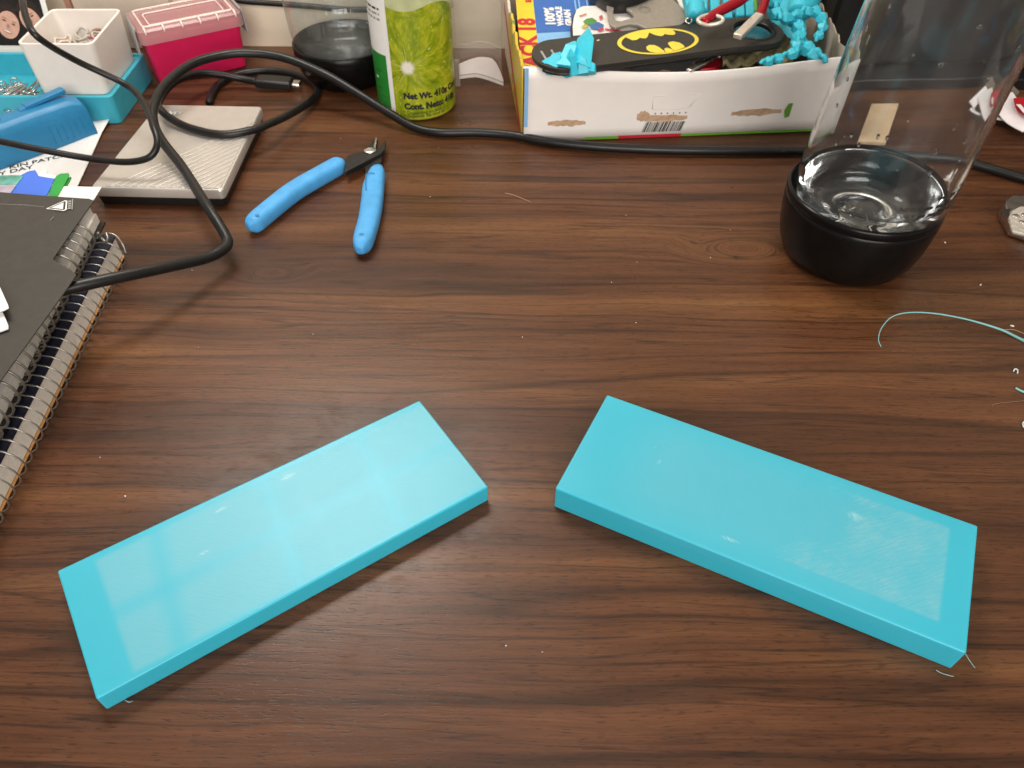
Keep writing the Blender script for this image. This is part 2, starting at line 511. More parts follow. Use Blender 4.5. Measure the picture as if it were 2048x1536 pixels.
M_wire = mat('coil_wire', (0.34, 0.32, 0.29), 0.34, metal=0.8)
M_black = mat('black_plastic', (0.012, 0.011, 0.011), 0.38, var=0.2)
M_cable = mat('black_cable_rubber', (0.010, 0.0095, 0.009), 0.36, spec=0.4, var=0.25, bump=0.1, bscale=500)
M_cup = mat('black_cup_plastic', (0.005, 0.0045, 0.0045), 0.25, var=0.2, spec=0.22, rvar=0.05)
M_silver = mat('champagne_silver', (0.60, 0.56, 0.51), 0.34, metal=0.50, var=0.04)
M_paper = mat('white_paper', (0.80, 0.78, 0.75), 0.75, var=0.03, scale=60, bump=0.12, bscale=500)
M_pages = mat('page_edges', (0.88, 0.83, 0.75), 0.8, var=0.08, scale=500)
M_ink = mat('black_ink', (0.02, 0.02, 0.02), 0.6)
M_greyink = mat('grey_ink', (0.30, 0.30, 0.28), 0.6)
M_whiteink = mat('white_ink', (0.75, 0.74, 0.72), 0.6, var=0.15, scale=900)
M_blackcard = mat('black_card', (0.040, 0.036, 0.031), 0.5, var=0.12, scale=200, bump=0.1)
M_navy = mat('navy_cover', (0.010, 0.013, 0.030), 0.35, var=0.2)
M_orange = mat('kraft_board', (0.50, 0.26, 0.09), 0.8)
M_bluecard = mat('blue_card', (0.055, 0.16, 0.68), 0.45, var=0.04)
M_greencard = mat('green_card', (0.02, 0.31, 0.05), 0.45, var=0.05)
M_white_pl = mat('white_plastic', (0.80, 0.74, 0.68), 0.42, var=0.03, bump=0.12, bscale=700, sss=0.1)
M_stapler = mat('blue_stapler_plastic', (0.022, 0.20, 0.40), 0.42, var=0.06, bump=0.12, bscale=700)
M_pink = mat('magenta_plastic', (0.60, 0.012, 0.085), 0.35, var=0.06, sss=0.15)
M_latch = mat('grey_latch', (0.33, 0.32, 0.31), 0.4)
M_band = mat('rubber_band', (0.55, 0.46, 0.38), 0.6, var=0.15)
M_clip = mat('paper_clip_steel', (0.55, 0.55, 0.53), 0.25, metal=1.0)
M_clear = thin_clear('clear_bottle', (0.90, 0.925, 0.925), 0.04, haze=0.04, f0=0.075, streak=0.35)
M_glass = mat('bottle_plastic', (0.94, 0.96, 0.96), 0.03, var=0.01, trans=0.990, ior=1.32, rvar=0.01, bump=0.02, bscale=60)
M_blister = thin_clear('clear_blister', (0.95, 0.95, 0.94), 0.06, haze=0.16, hazecol=(0.85, 0.82, 0.78))
M_lid = thin_clear('frosted_lid', (0.95, 0.90, 0.88), 0.3, haze=0.50, hazecol=(0.92, 0.66, 0.66))
M_cardwhite = mat('white_carton', (0.86, 0.81, 0.76), 0.55, var=0.03, scale=40, bump=0.1, bscale=500)
M_kraft = mat('torn_kraft', (0.50, 0.33, 0.21), 0.85, var=0.2, scale=300, bump=0.5, bscale=900)
M_tan = mat('tan_card', (0.62, 0.44, 0.27), 0.75, var=0.08)
M_green = mat('green_print', (0.13, 0.33, 0.03), 0.5, var=0.06)
M_red = mat('red_print', (0.50, 0.012, 0.03), 0.5, var=0.06)
M_yellow = mat('yellow_print', (0.78, 0.55, 0.03), 0.5, var=0.05)
M_bluep = mat('blue_print', (0.035, 0.13, 0.42), 0.5, var=0.05)
M_lblue = mat('light_blue_print', (0.22, 0.45, 0.72), 0.5, var=0.05)
M_emblem = mat('emblem_yellow', (0.72, 0.58, 0.06), 0.55, var=0.05)
M_redmetal = mat('red_anodised', (0.42, 0.010, 0.025), 0.3, metal=0.6, var=0.06)
M_toolgrey = mat('stonewashed_steel', (0.36, 0.32, 0.27), 0.5, metal=0.55, var=0.08, scale=250)
M_camo = mat('olive_cloth', (0.13, 0.11, 0.05), 0.9, var=0.6, scale=70, bump=0.4)
M_cloth = mat('white_webbing', (0.78, 0.73, 0.73), 0.85, var=0.04, bump=0.3, bscale=1800)
M_darkbox = mat('dark_case', (0.008, 0.009, 0.009), 0.35, var=0.3)
M_graycard = mat('inner_grey_board', (0.52, 0.42, 0.33), 0.85, var=0.06)

# ================================================================ the setting
desk = mesh('desk', [(-1.1, -0.6, -0.03), (1.1, -0.6, -0.03), (1.1, 0.655, -0.03), (-1.1, 0.655, -0.03), (-1.1, -0.6, 0), (1.1, -0.6, 0), (1.1, 0.655, 0), (-1.1, 0.655, 0)],
            [(0, 3, 2, 1), (4, 5, 6, 7), (0, 1, 5, 4), (1, 2, 6, 5), (2, 3, 7, 6), (3, 0, 4, 7)], M_wood)
# keep the grain coordinates equal to desk metres
for v in desk.data.vertices: v.co += Vector(desk.location)
desk.location = (0, 0, 0)
tag(desk, 'dark brown walnut laminate desk top with horizontal grain', None, kind='structure')
wall = box('wall', (-1.4, 0.650, -0.05), (1.4, 0.70, 1.1), M_wall)
tag(wall, 'plain cream painted wall behind the desk', None, kind='structure')

# ================================================================ the two printed slabs
def slab(cx, cy, ang, L, W, T, kind, label):
    me = bpy.data.meshes.new('printed_slab')
    x, y = L / 2, W / 2
    vs = [(-x, -y, 0), (x, -y, 0), (x, y, 0), (-x, y, 0), (-x, -y, T), (x, -y, T), (x, y, T), (-x, y, T)]
    me.from_pydata(vs, [], [(0, 3, 2, 1), (4, 5, 6, 7), (0, 1, 5, 4), (1, 2, 6, 5), (2, 3, 7, 6), (3, 0, 4, 7)])
    me.materials.append(slab_material(kind))
    for p in me.polygons: p.use_smooth = True
    o = bpy.data.objects.new('printed_slab', me); C.objects.link(o)
    o.location = (cx, cy, 0.0); o.rotation_euler = (0, 0, ang)
    bv = o.modifiers.new('bevel', 'BEVEL'); bv.width = 0.0008; bv.segments = 3; bv.limit_method = 'ANGLE'
    wn = o.modifiers.new('wn', 'WEIGHTED_NORMAL')
    return tag(o, label, 'plastic block', 'pair of cyan printed slabs')
slab_a = slab(-0.0932, 0.1716, 0.600, 0.1615, 0.0598, 0.0102, 'grid', 'cyan plastic slab with faint grid of lines showing through its top, slightly thinner one')
slab_b = slab(0.10435, 0.18127, -0.4504, 0.1615, 0.0598, 0.0138, 'scuffed', 'thicker cyan plastic slab with a whitish scuffed patch at one end')
hair = [(0.1581, 0.1185, 0.0008), (0.1601, 0.1173, 0.0006), (0.1639, 0.1163, 0.0004)]
M_string = mat('cyan_string', (0.35, 0.6, 0.62), 0.4)
def child_of(o, parent):
    bpy.context.view_layer.update()
    o.parent = parent; o.matrix_parent_inverse = parent.matrix_world.inverted()
s1 = tube('print_string', hair, 0.00012, M_string, n=5); child_of(s1, slab_b)
s2 = tube('print_string', [(0.1636, 0.1190, 0.0136), (0.1676, 0.1189, 0.008), (0.1715, 0.1185, 0.003)], 0.00012, M_string, n=5); child_of(s2, slab_b)
s3 = tube('print_string', [(-0.1375, 0.1047, 0.0006), (-0.1352, 0.1035, 0.002), (-0.1346, 0.1044, 0.0006)], 0.00014, M_string, n=5); child_of(s3, slab_a)

# ================================================================ flush cutters
fc = thing('flush_cutters', 'blue handled wire flush cutters lying open on the desk', 'pliers', (-0.1068, 0.4341, 0))
def grip(pts, widths, name, zc=0.0058, zr=0.0056):
    path = catmull(pts, 8); n = 16
    rr = []
    for i in range(len(widths) - 1):
        for k in range(8): rr.append(widths[i] + (widths[i + 1] - widths[i]) * k / 8)
    rr.append(widths[-1])
    vs = []; fs = []
    N = len(path)
    for i, p in enumerate(path):
        t = (path[min(i + 1, N - 1)] - path[max(i - 1, 0)]); t.z = 0; t.normalize()
        s = Vector((-t.y, t.x, 0))
        for k in range(n):
            a = 2 * math.pi * k / n
            ca, sa = math.cos(a), math.sin(a)
            ex = 0.72
            cx = math.copysign(abs(ca) ** ex, ca); cz = math.copysign(abs(sa) ** ex, sa)
            vs.append(p + s * cx * rr[i] + Vector((0, 0, 1)) * cz * min(zr, rr[i] * 1.1))
    for i in range(N - 1):
        for k in range(n):
            l = (k + 1) % n
            fs.append((i * n + k, i * n + l, (i + 1) * n + l, (i + 1) * n + k))
    fs.append(tuple(range(n - 1, -1, -1))); fs.append(tuple((N - 1) * n + k for k in range(n)))
    o = mesh(name, vs, fs, M_grip, fc, smooth=True)
    sd = o.modifiers.new('sub', 'SUBSURF'); sd.levels = 1; sd.render_levels = 1
    return o
zc = 0.0060
g1 = grip([(-0.1150, 0.4569, 0.006), (-0.1179, 0.4519, 0.006), (-0.1265, 0.4408, 0.006), (-0.1393, 0.4236, 0.006), (-0.1483, 0.4062, 0.006), (-0.1541, 0.3938, 0.006), (-0.1563, 0.3886, 0.006), (-0.1581, 0.3860, 0.006), (-0.1594, 0.3839, 0.006), (-0.1598, 0.3834, 0.006)],
          [0.0035, 0.0062, 0.0063, 0.0064, 0.0063, 0.0062, 0.0058, 0.0046, 0.0026, 0.0006], 'grip')
g2 = grip([(-0.0896, 0.4505, 0.006), (-0.0896, 0.4426, 0.006), (-0.0899, 0.4279, 0.006), (-0.0887, 0.4110, 0.006), (-0.0880, 0.3923, 0.006), (-0.0884, 0.3770, 0.006), (-0.0886, 0.3701, 0.006), (-0.0889, 0.3657, 0.006), (-0.0889, 0.3619, 0.006), (-0.0890, 0.3610, 0.006)],
          [0.0030, 0.0055, 0.0070, 0.0070, 0.0066, 0.0064, 0.0060, 0.0048, 0.0026, 0.0006], 'grip')
for gp, (hx, hy, hz) in ((g1, (-0.1538, 0.3880, 0.0118)), (g2, (-0.0887, 0.3700, 0.0118))):
    vs = [(hx + 0.0011 * math.cos(a) * 1.2, hy + 0.0009 * math.sin(a), hz + 0.00005) for a in [2 * math.pi * k / 12 for k in range(12)]]
    mesh('hang_hole', vs, [tuple(range(12))], M_gripdark, gp)
q = [(-0.0948, 0.4340, 0.012), (-0.0894, 0.4347, 0.012), (-0.0923, 0.4157, 0.012)]
tube('grip_groove', [q[2], q[0], q[1]], 0.0003, M_gripdark, g2, n=6, sub=2)
prism('jaw', [(-0.1127, 0.4564, 0.0078), (-0.1112, 0.4640, 0.0078), (-0.1015, 0.4693, 0.0078), (-0.0970, 0.4759, 0.0078), (-0.0956, 0.4866, 0.0078), (-0.0947, 0.4873, 0.0078), (-0.0938, 0.4721, 0.0078), (-0.0882, 0.4709, 0.0078), (-0.0903, 0.4657, 0.0078), (-0.1103, 0.4430, 0.0078)], 0.0036, M_steel_black, fc, bevel=0.0004)
prism('jaw', [(-0.0994, 0.4563, 0.005), (-0.0964, 0.4640, 0.005), (-0.0942, 0.4730, 0.005), (-0.0996, 0.4787, 0.0062), (-0.0986, 0.4867, 0.0062), (-0.0959, 0.4848, 0.0062), (-0.0918, 0.4762, 0.0062), (-0.0898, 0.4882, 0.0062), (-0.0892, 0.4862, 0.0062), (-0.0883, 0.4756, 0.0062), (-0.0896, 0.4688, 0.0056), (-0.0891, 0.4616, 0.005), (-0.0932, 0.4472, 0.005), (-0.0975, 0.4447, 0.005)], 0.0032, M_steel_black, fc, bevel=0.0003)
prism('cutting_edge', [(-0.0957, 0.4741, 0.0081), (-0.0959, 0.4867, 0.0081), (-0.0949, 0.4868, 0.0081), (-0.0942, 0.4728, 0.0081)], 0.0012, M_steel, fc, bevel=0.0001)
rc = Vector((-0.0975, 0.4699, 0.0079))
rv = []
for (r, z) in ((0.0043, -0.0003), (0.0043, 0.0005), (0.0040, 0.0008), (0.0020, 0.00085)):
    rv.append([(rc.x + r * math.cos(2 * math.pi * k / 24), rc.y + r * math.sin(2 * math.pi * k / 24), rc.z + z) for k in range(24)])
loft('rivet', rv, M_steel, fc, smooth=True)
hc = Vector((-0.1058, 0.4640, 0.00785))
flat_patch('jaw_hole', [(hc.x + 0.0008 * math.cos(k), hc.y + 0.0008 * math.sin(k), hc.z) for k in [2 * math.pi * i / 10 for i in range(10)]], M_ink, fc)

# ================================================================ portable hard drive
hd = thing('hard_drive', 'silver and black portable hard drive with diagonal ridges under the cables', 'hard drive', (-0.222, 0.467, 0))
q = [(-0.2634, 0.4140), (-0.1806, 0.4122), (-0.1806, 0.5200), (-0.2560, 0.5215)]
loft('base', [[(x, y, 0.0004) for x, y in rounded(inset(q, 0.0012), 0.004)], [(x, y, 0.0065) for x, y in rounded(inset(q, 0.0006), 0.004)]], M_black, hd, bevel=0.0006)
rg = lambda d, z: [(x, y, z) for x, y in rounded(inset(q, d), 0.003)]
loft('top_shell', [rg(0.0, 0.0066), rg(0.0, 0.0120), rg(0.0006, 0.0130)], M_silver, hd, bevel=0.0003)
# raised diagonal ridges on the lower half of the shell, each clipped to the shell outline
def clip_band(lo, hi, poly):
    """part of the polygon between two parallel diagonals lo < u < hi"""
    def cut(pts, f):
        out = []
        for i in range(len(pts)):
            a, b = pts[i], pts[(i + 1) % len(pts)]
            fa, fb = f(a), f(b)
            if fa >= 0: out.append(a)
            if fa * fb < 0:
                t = fa / (fa - fb); out.append((a[0] + (b[0] - a[0]) * t, a[1] + (b[1] - a[1]) * t))
        return out
    nx, ny = 0.755, -0.656
    f = lambda p: p[0] * nx + p[1] * ny
    r = cut(poly, lambda p: f(p) - lo)
    return cut(r, lambda p: hi - f(p)) if len(r) > 2 else []
qi = inset(q, 0.0016)
u0 = -0.1806 * 0.755 + 0.500 * -0.656
step = 0.0043
for k in range(26):
    pl = clip_band(u0 + k * step, u0 + k * step + 0.0030, qi)
    if len(pl) > 2:
        n = len(pl)
        prism('ridge', [(x, y, 0.0135) for x, y in pl], 0.0007, M_silver, hd, bevel=0.0009, seg=2)
lg = [(-0.2460, 0.5099, 0.01325), (-0.2380, 0.5115, 0.01325), (-0.2357, 0.5065, 0.01325), (-0.2429, 0.5035, 0.01325)]
lp = [(-0.2472, 0.5058), (-0.2370, 0.5053), (-0.2370, 0.5116), (-0.2472, 0.5121)]
lgo = flat_patch('logo', [(x, y, 0.0132) for x, y in lp], M_greyink, hd)
text('logo_letters', 'WD', 0.0062, plane_fn((-0.2466, 0.5066, 0.0134), (1, -0.05, 0), (0, 1, 0)), M_whiteink, lgo, offset=0.0002)

# ================================================================ cables
thick = tube('power_cable', [(-0.2391, 0.2828, 0.0336), (-0.2293, 0.2882, 0.0336), (-0.2189, 0.2929, 0.0336), (-0.2039, 0.3033, 0.031), (-0.1865, 0.3209, 0.024), (-0.1723, 0.3409, 0.015), (-0.1657, 0.3505, 0.013), (-0.1638, 0.3591, 0.0125), (-0.1682, 0.3678, 0.0145), (-0.1828, 0.3883, 0.02), (-0.2067, 0.4248, 0.021), (-0.2264, 0.4506, 0.024), (-0.2345, 0.4637, 0.029), (-0.2381, 0.4787, 0.033), (-0.2377, 0.5038, 0.036), (-0.2278, 0.5300, 0.038), (-0.2110, 0.5456, 0.038), (-0.1914, 0.5524, 0.037), (-0.1666, 0.5515, 0.034), (-0.1370, 0.5410, 0.027), (-0.1112, 0.5285, 0.018), (-0.0892, 0.5171, 0.01), (-0.0710, 0.5082, 0.0042), (-0.0528, 0.5026, 0.0036), (-0.0280, 0.5031, 0.0036), (-0.0031, 0.5001, 0.0036), (0.0249, 0.4910, 0.0036), (0.0594, 0.4849, 0.0036), (0.1041, 0.4818, 0.0036), (0.1558, 0.4814, 0.0036), (0.1974, 0.4822, 0.0036), (0.2522, 0.4806, 0.0036), (0.2978, 0.4736, 0.0036), (0.3176, 0.4638, 0.0036), (0.3459, 0.4447, 0.0036), (0.4015, 0.4148, 0.0036), (0.5055, 0.4057, 0.0036), (0.6257, 0.4186, 0.0036)], 0.0031, M_cable, n=14)
tag(thick, 'long thick black cable looping over the hard drive and running along the carton', 'cable')
thin = tube('thin_cable', [(-0.3214, 0.5330, 0.098), (-0.3022, 0.4916, 0.095), (-0.2932, 0.4729, 0.09), (-0.2848, 0.4632, 0.084), (-0.2800, 0.4829, 0.062), (-0.2588, 0.4874, 0.046), (-0.2461, 0.4778, 0.043), (-0.2352, 0.4624, 0.041), (-0.2254, 0.4440, 0.039), (-0.2207, 0.4330, 0.034), (-0.2231, 0.4268, 0.029), (-0.2299, 0.4248, 0.026), (-0.2428, 0.4247, 0.0245), (-0.2639, 0.4276, 0.025), (-0.2863, 0.4268, 0.03), (-0.3146, 0.4276, 0.036), (-0.3369, 0.4314, 0.038)], 0.0021, M_cable, n=10)
tag(thin, 'thin dark cable hanging in a bend before the white bin and blue stapler', 'cable')
uc = thing('usb_cable', 'black USB cable in an open loop, metal plug lying by the pink box', 'cable', (-0.2199, 0.5547, 0))
tube('cord', [(-0.1989, 0.5719, 0.0065), (-0.2112, 0.5735, 0.008), (-0.2249, 0.5713, 0.012), (-0.2388, 0.5641, 0.016), (-0.2472, 0.5459, 0.0195), (-0.2495, 0.5256, 0.021), (-0.2479, 0.5068, 0.0215), (-0.2451, 0.5002, 0.0205), (-0.2364, 0.4927, 0.0175), (-0.2195, 0.4818, 0.0162), (-0.1968, 0.4742, 0.0162), (-0.1776, 0.4809, 0.016), (-0.1691, 0.4937, 0.014), (-0.1617, 0.5128, 0.01), (-0.1532, 0.5404, 0.0055), (-0.1505, 0.5625, 0.0032), (-0.1569, 0.5764, 0.0032), (-0.1690, 0.5888, 0.0032), (-0.1863, 0.5963, 0.0032), (-0.2043, 0.5968, 0.0032), (-0.2203, 0.5895, 0.0032), (-0.2284, 0.5757, 0.0032), (-0.2301, 0.5592, 0.0032), (-0.2280, 0.5434, 0.0032)], 0.0027, M_cable, uc, n=12)
a, b = Vector((-0.1993, 0.5733, 0.0062)), Vector((-0.1718, 0.5731, 0.0046))
def rbar(name, a, b, w, h, m, parent, bevel):
    a, b = Vector(a), Vector(b)
    t = (b - a).normalized(); s = Vector((0, 0, 1)).cross(t).normalized(); u = t.cross(s)
    vs = []
    for p in (a, b):
        for (i, j) in ((-1, -1), (1, -1), (1, 1), (-1, 1)):
            vs.append(p + s * i * w / 2 + u * j * h / 2)
    return mesh(name, vs, [(0, 3, 2, 1), (4, 5, 6, 7), (0, 1, 5, 4), (1, 2, 6, 5), (2, 3, 7, 6), (3, 0, 4, 7)], m, parent, bevel=bevel, seg=3)
rbar('plug_body', a, b, 0.0115, 0.0062, M_black, uc, 0.0016)
t = (b - a).normalized()
rbar('plug_tip', b, b + t * 0.0068, 0.0086, 0.0028, M_steel, uc, 0.0011)
wc = tube('wall_cable', [(-0.235, 0.645, 0.0405), (-0.216, 0.645, 0.0378), (-0.190, 0.645, 0.0362), (-0.165, 0.645, 0.0345), (-0.140, 0.645, 0.0325), (-0.115, 0.645, 0.0325), (-0.085, 0.645, 0.0335), (-0.05, 0.645, 0.037)], 0.0022, M_cable)
tag(wc, 'dark cord running along the wall behind the clear bottle and the can', 'cable')

# ================================================================ spiral notebooks
def edge_pt(x0, y0, k, y, off=0.0):
    return x0 + k * (y - y0) + off
def coil(name, fx, y0, y1, zc, r, pitch, wire, parent, lean=0.0008):
    pts = []
    turns = (y1 - y0) / pitch; n = int(turns * 16)
    for i in range(n + 1):
        a = 2 * math.pi * i / 16
        j = i % 16; fr = min(max((j - 4) / 8.0, 0.0), 1.0)   # the wire steps forward only inside the pages
        y = y0 + (i // 16 + fr) * pitch
        pts.append(Vector((fx(y) + r * math.cos(a), y, zc + r * math.sin(a))))
    vs, fs = sweep(pts, wire, 6)
    return mesh(name, vs, fs, M_wire, parent, smooth=True)
def nb_block(fx, y0, y1, left, z0, z1):
    return [(left, y0), (fx(y0), y0), (fx(y1), y1), (left, y1)]
# lower, navy notebook
nb1 = thing('spiral_notebook', 'navy covered spiral notebook, lower one of the stack, with wire coil showing', 'notebook', (-0.32, 0.22, 0))
f1 = lambda y: -0.2277 - 0.055 * (y - 0.361)
qq = nb_block(f1, 0.09, 0.361, -0.45, 0, 0)
loft('back_cover', [[(x, y, 0.0006) for x, y in qq], [(x + 0.0006 * (1 if x > -0.4 else 0), y, 0.0018) for x, y in qq]], M_orange, nb1)
loft('page_block', [[(x - (0.0006 if x > -0.4 else 0), y - 0.0005, 0.0023) for x, y in qq], [(x - (0.0006 if x > -0.4 else 0), y - 0.0005, 0.0145) for x, y in qq]], M_pages, nb1)
loft('front_cover', [[(x, y, 0.0146) for x, y in qq], [(x, y, 0.0156) for x, y in qq]], M_navy, nb1)
coil('coil', lambda y: f1(y) - 0.0022, 0.10, 0.352, 0.0100, 0.0090, 0.00640, 0.00042, nb1)
tube('coil_end', [(f1(.352) + 0.0068, 0.352, 0.0100), (f1(.352) + 0.0055, 0.3545, 0.0150), (f1(.352) + 0.001, 0.3575, 0.0188), (f1(.352) - 0.005, 0.3575, 0.0190), (f1(.352) - 0.009, 0.356, 0.0165)], 0.0006, M_wire, nb1, n=6)
# upper notebook with thick black coil
nb2 = thing('spiral_notebook', 'thick wire spiral notebook on top of the navy one, under the black cover', 'notebook', (-0.33, 0.23, 0.0157))
f2 = lambda y: -0.2325 - 0.085 * (y - 0.284)
qq = nb_block(f2, 0.10, 0.372, -0.45, 0, 0)
loft('back_cover', [[(x + 0.003 * (1 if x > -0.4 else 0), y, 0.0160) for x, y in qq], [(x + 0.003 * (1 if x > -0.4 else 0), y, 0.0172) for x, y in qq]], M_black, nb2)
loft('page_block', [[(x, y, 0.0173) for x, y in qq], [(x, y, 0.0228) for x, y in qq]], M_pages, nb2)
loft('page_block', [[(x - 0.0012 * (1 if x > -0.4 else 0), y - 0.001, 0.0229) for x, y in qq], [(x - 0.0012 * (1 if x > -0.4 else 0), y - 0.001, 0.0295) for x, y in qq]], M_paper, nb2)
loft('divider', [[(x - 0.0006 * (1 if x > -0.4 else 0), y + 0.004, 0.0296) for x, y in qq], [(x - 0.0006 * (1 if x > -0.4 else 0), y + 0.004, 0.0300) for x, y in qq]], M_paper, nb2)
coil('coil', lambda y: f2(y) - 0.001, 0.10, 0.350, 0.0262, 0.0090, 0.00680, 0.00062, nb2)
ey = 0.350
tube('coil_end', [(f2(ey) + 0.0083, ey, 0.0255), (f2(ey) + 0.0088, ey + 0.0005, 0.0215), (f2(ey) + 0.0110, ey - 0.001, 0.0200), (f2(ey) + 0.0128, ey - 0.0005, 0.0220), (f2(ey) + 0.0125, ey + 0.001, 0.0250)], 0.00085, M_wire, nb2, n=7)
# black cover sheet, torn along the coil margin
cv = thing('black_folder', 'creased black card cover with a small white triangle mark and torn edge', 'folder', (-0.2477, 0.2818, 0.035))
top = [(-0.3316, 0.3750, 0.038), (-0.2869, 0.3698, 0.038), (-0.2576, 0.3663, 0.038), (-0.2351, 0.3642, 0.038), (-0.2316, 0.3623, 0.038), (-0.2325, 0.3353, 0.038), (-0.2326, 0.3099, 0.0382), (-0.2244, 0.3041, 0.0384), (-0.2153, 0.2972, 0.0387), (-0.2153, 0.2847, 0.0392), (-0.2157, 0.2509, 0.041), (-0.2157, 0.2209, 0.043), (-0.2150, 0.1630, 0.046)]
prism('card', top, 0.0007, M_blackcard, cv, bevel=0.0002)
e0 = Vector((-0.2426, 0.3642, 0.0386))
o_ = Vector((-0.2541, 0.3532, 0.0384)); ux = (Vector((-0.2415, 0.3577, 0.0384)) - o_).normalized()
uy = Vector((0, 0, 1)).cross(ux).normalized()
L_ = (Vector((-0.2415, 0.3577, 0.0384)) - o_).length
tri = lambda x, y: o_ + ux * x + uy * y + Vector((0, 0, 0.0002))
def ring_patch(name, outer, inner, m, parent):
    n = len(outer); vs = list(outer) + list(inner)
    return mesh(name, vs, [(i, (i + 1) % n, n + (i + 1) % n, n + i) for i in range(n)], m, parent)
H = L_ * 0.40
T0 = [(0, 0), (L_ * 0.70, -H), (L_ * 0.80, -H * 0.85), (L_ * 0.80, H * 0.85), (L_ * 0.70, H)]
T1 = [(L_ * 0.08, 0), (L_ * 0.68, -H * 0.82), (L_ * 0.74, -H * 0.75), (L_ * 0.74, H * 0.75), (L_ * 0.68, H * 0.82)]
T2 = [(L_ * 0.20, 0), (L_ * 0.66, -H * 0.62), (L_ * 0.66, H * 0.62)]
em = ring_patch('emblem', [tri(*p) for p in T0], [tri(*p) for p in T1], M_whiteink, cv)
flat_patch('emblem_core', [tri(*p) for p in T2], M_whiteink, em)
for k in range(4):
    y = -H * 0.8 + k * H * 0.43
    flat_patch('emblem_bar', [tri(L_ * 0.84, y), tri(L_ * 0.95, y), tri(L_ * 0.95, y + H * 0.30), tri(L_ * 0.84, y + H * 0.30)], M_greyink, em)
flat_patch('emblem_line', [tri(L_ * 0.98, -H), tri(L_ * 1.02, -H), tri(L_ * 1.02, H), tri(L_ * 0.98, H)], M_greyink, em)
M_crease = mat('card_crease', (0.28, 0.25, 0.22), 0.8, var=0.5, scale=900)
for pts in ([(-0.2811, 0.3575, 0.0384), (-0.2671, 0.3568, 0.0384), (-0.2560, 0.3551, 0.0384)], [(-0.2467, 0.3460, 0.0386), (-0.2473, 0.3423, 0.0386)], [(-0.2470, 0.3224, 0.039), (-0.2476, 0.3177, 0.039), (-0.2500, 0.3168, 0.039), (-0.2509, 0.3114, 0.039)], [(-0.2471, 0.3345, 0.0387), (-0.2470, 0.3293, 0.0387), (-0.2462, 0.3217, 0.0389)]):
    tube('crease', pts, 0.00016, M_crease, cv, n=4, sub=3)
# folded white paper at the edge
fp = thing('folded_paper', 'folded white paper lying on the black card cover', 'paper', (-0.2397, 0.2677, 0.038))
prism('sheet', [(-0.2805, 0.2995, 0.045), (-0.2419, 0.2796, 0.045), (-0.2318, 0.2663, 0.0455), (-0.2288, 0.2623, 0.0475), (-0.2315, 0.2617, 0.0465), (-0.2548, 0.2513, 0.0465)], 0.0006, M_paper, fp, bevel=0.0002)
prism('sheet', [(-0.2668, 0.2715, 0.0436), (-0.2354, 0.2656, 0.0436), (-0.2275, 0.2549, 0.0436), (-0.2266, 0.2529, 0.0436), (-0.2293, 0.2509, 0.0436), (-0.2513, 0.2416, 0.0436)], 0.0009, M_paper, fp, bevel=0.0002)

# ================================================================ loose papers and tabs beyond the notebooks
ps = thing('leaflet', 'printed white leaflet with black lettering under the blue stapler', 'paper', (-0.3215, 0.4800, 0))
top = [(-0.4198, 0.5241, 0.001), (-0.3268, 0.5384, 0.0012), (-0.3083, 0.5406, 0.003), (-0.2947, 0.5357, 0.006), (-0.2926, 0.5209, 0.004), (-0.2932, 0.5023, 0.0016), (-0.2889, 0.4710, 0.001), (-0.2838, 0.4329, 0.001), (-0.2824, 0.4180, 0.001), (-0.3560, 0.4003, 0.001)]
mesh('sheet', top + [(p[0], p[1], p[2] - 0.0004) for p in top], [tuple(range(10)), tuple(range(19, 9, -1))] + [(i, (i + 1) % 10, 10 + (i + 1) % 10, 10 + i) for i in range(10)], M_paper, ps)
tx = Vector((-0.3224, 0.4659, 0.0014)) - Vector((-0.3389, 0.4573, 0.0014))
fn = plane_fn((-0.3371, 0.4532, 0.0013), tx, (0, 1, 0))
text('lettering', 'KIN PATCH', 0.0062, fn, M_ink, ps, offset=0.0001, xs=1.15)
text('lettering', 'Y DAY', 0.0062, plane_fn((-0.3400, 0.4452, 0.0013), tx, (0, 1, 0)), M_ink, ps, offset=0.0001, xs=1.15)
sc = prism('paper_slip', [(-0.3076, 0.3844, 0.033), (-0.2526, 0.3838, 0.033), (-0.2373, 0.3835, 0.033), (-0.2369, 0.3703, 0.033), (-0.2682, 0.3600, 0.033), (-0.2957, 0.3595, 0.033)], 0.0004, M_paper)
tag(sc, 'white paper slip poking out beyond the black cover', 'paper')
bt = prism('index_tab', [(-0.2915, 0.3692, 0.0338), (-0.2853, 0.3753, 0.0338), (-0.2881, 0.3923, 0.0342), (-0.2847, 0.3977, 0.0342), (-0.2816, 0.3989, 0.0342), (-0.2786, 0.3951, 0.0342), (-0.2768, 0.3925, 0.0342), (-0.2665, 0.3900, 0.0342), (-0.2641, 0.3736, 0.0338), (-0.2633, 0.3677, 0.0338)], 0.0004, M_bluecard)
tag(bt, 'glossy blue card tab poking out from under the black cover', 'card')
gt = prism('index_tab', [(-0.2636, 0.3733, 0.0334), (-0.2674, 0.3936, 0.0336), (-0.2656, 0.3964, 0.0336), (-0.2614, 0.3970, 0.0336), (-0.2598, 0.3943, 0.0336), (-0.2580, 0.3733, 0.0334)], 0.0003, M_greencard)
tag(gt, 'green card tab poking out beside the blue one', 'card', None)
gt2 = prism('index_tab', [(-0.2592, 0.3731, 0.0329), (-0.2607, 0.3922, 0.0329), (-0.2592, 0.3944, 0.0329), (-0.2581, 0.3923, 0.0329), (-0.2567, 0.3731, 0.0329)], 0.0003, mat('dark_green_card', (0.012, 0.19, 0.03), 0.5))
tag(gt2, 'darker green card tab just beneath the brighter green tab', 'card', None)
M_film = mat('striped_film', (0.10, 0.33, 0.27), 0.3, var=0.6, scale=90)
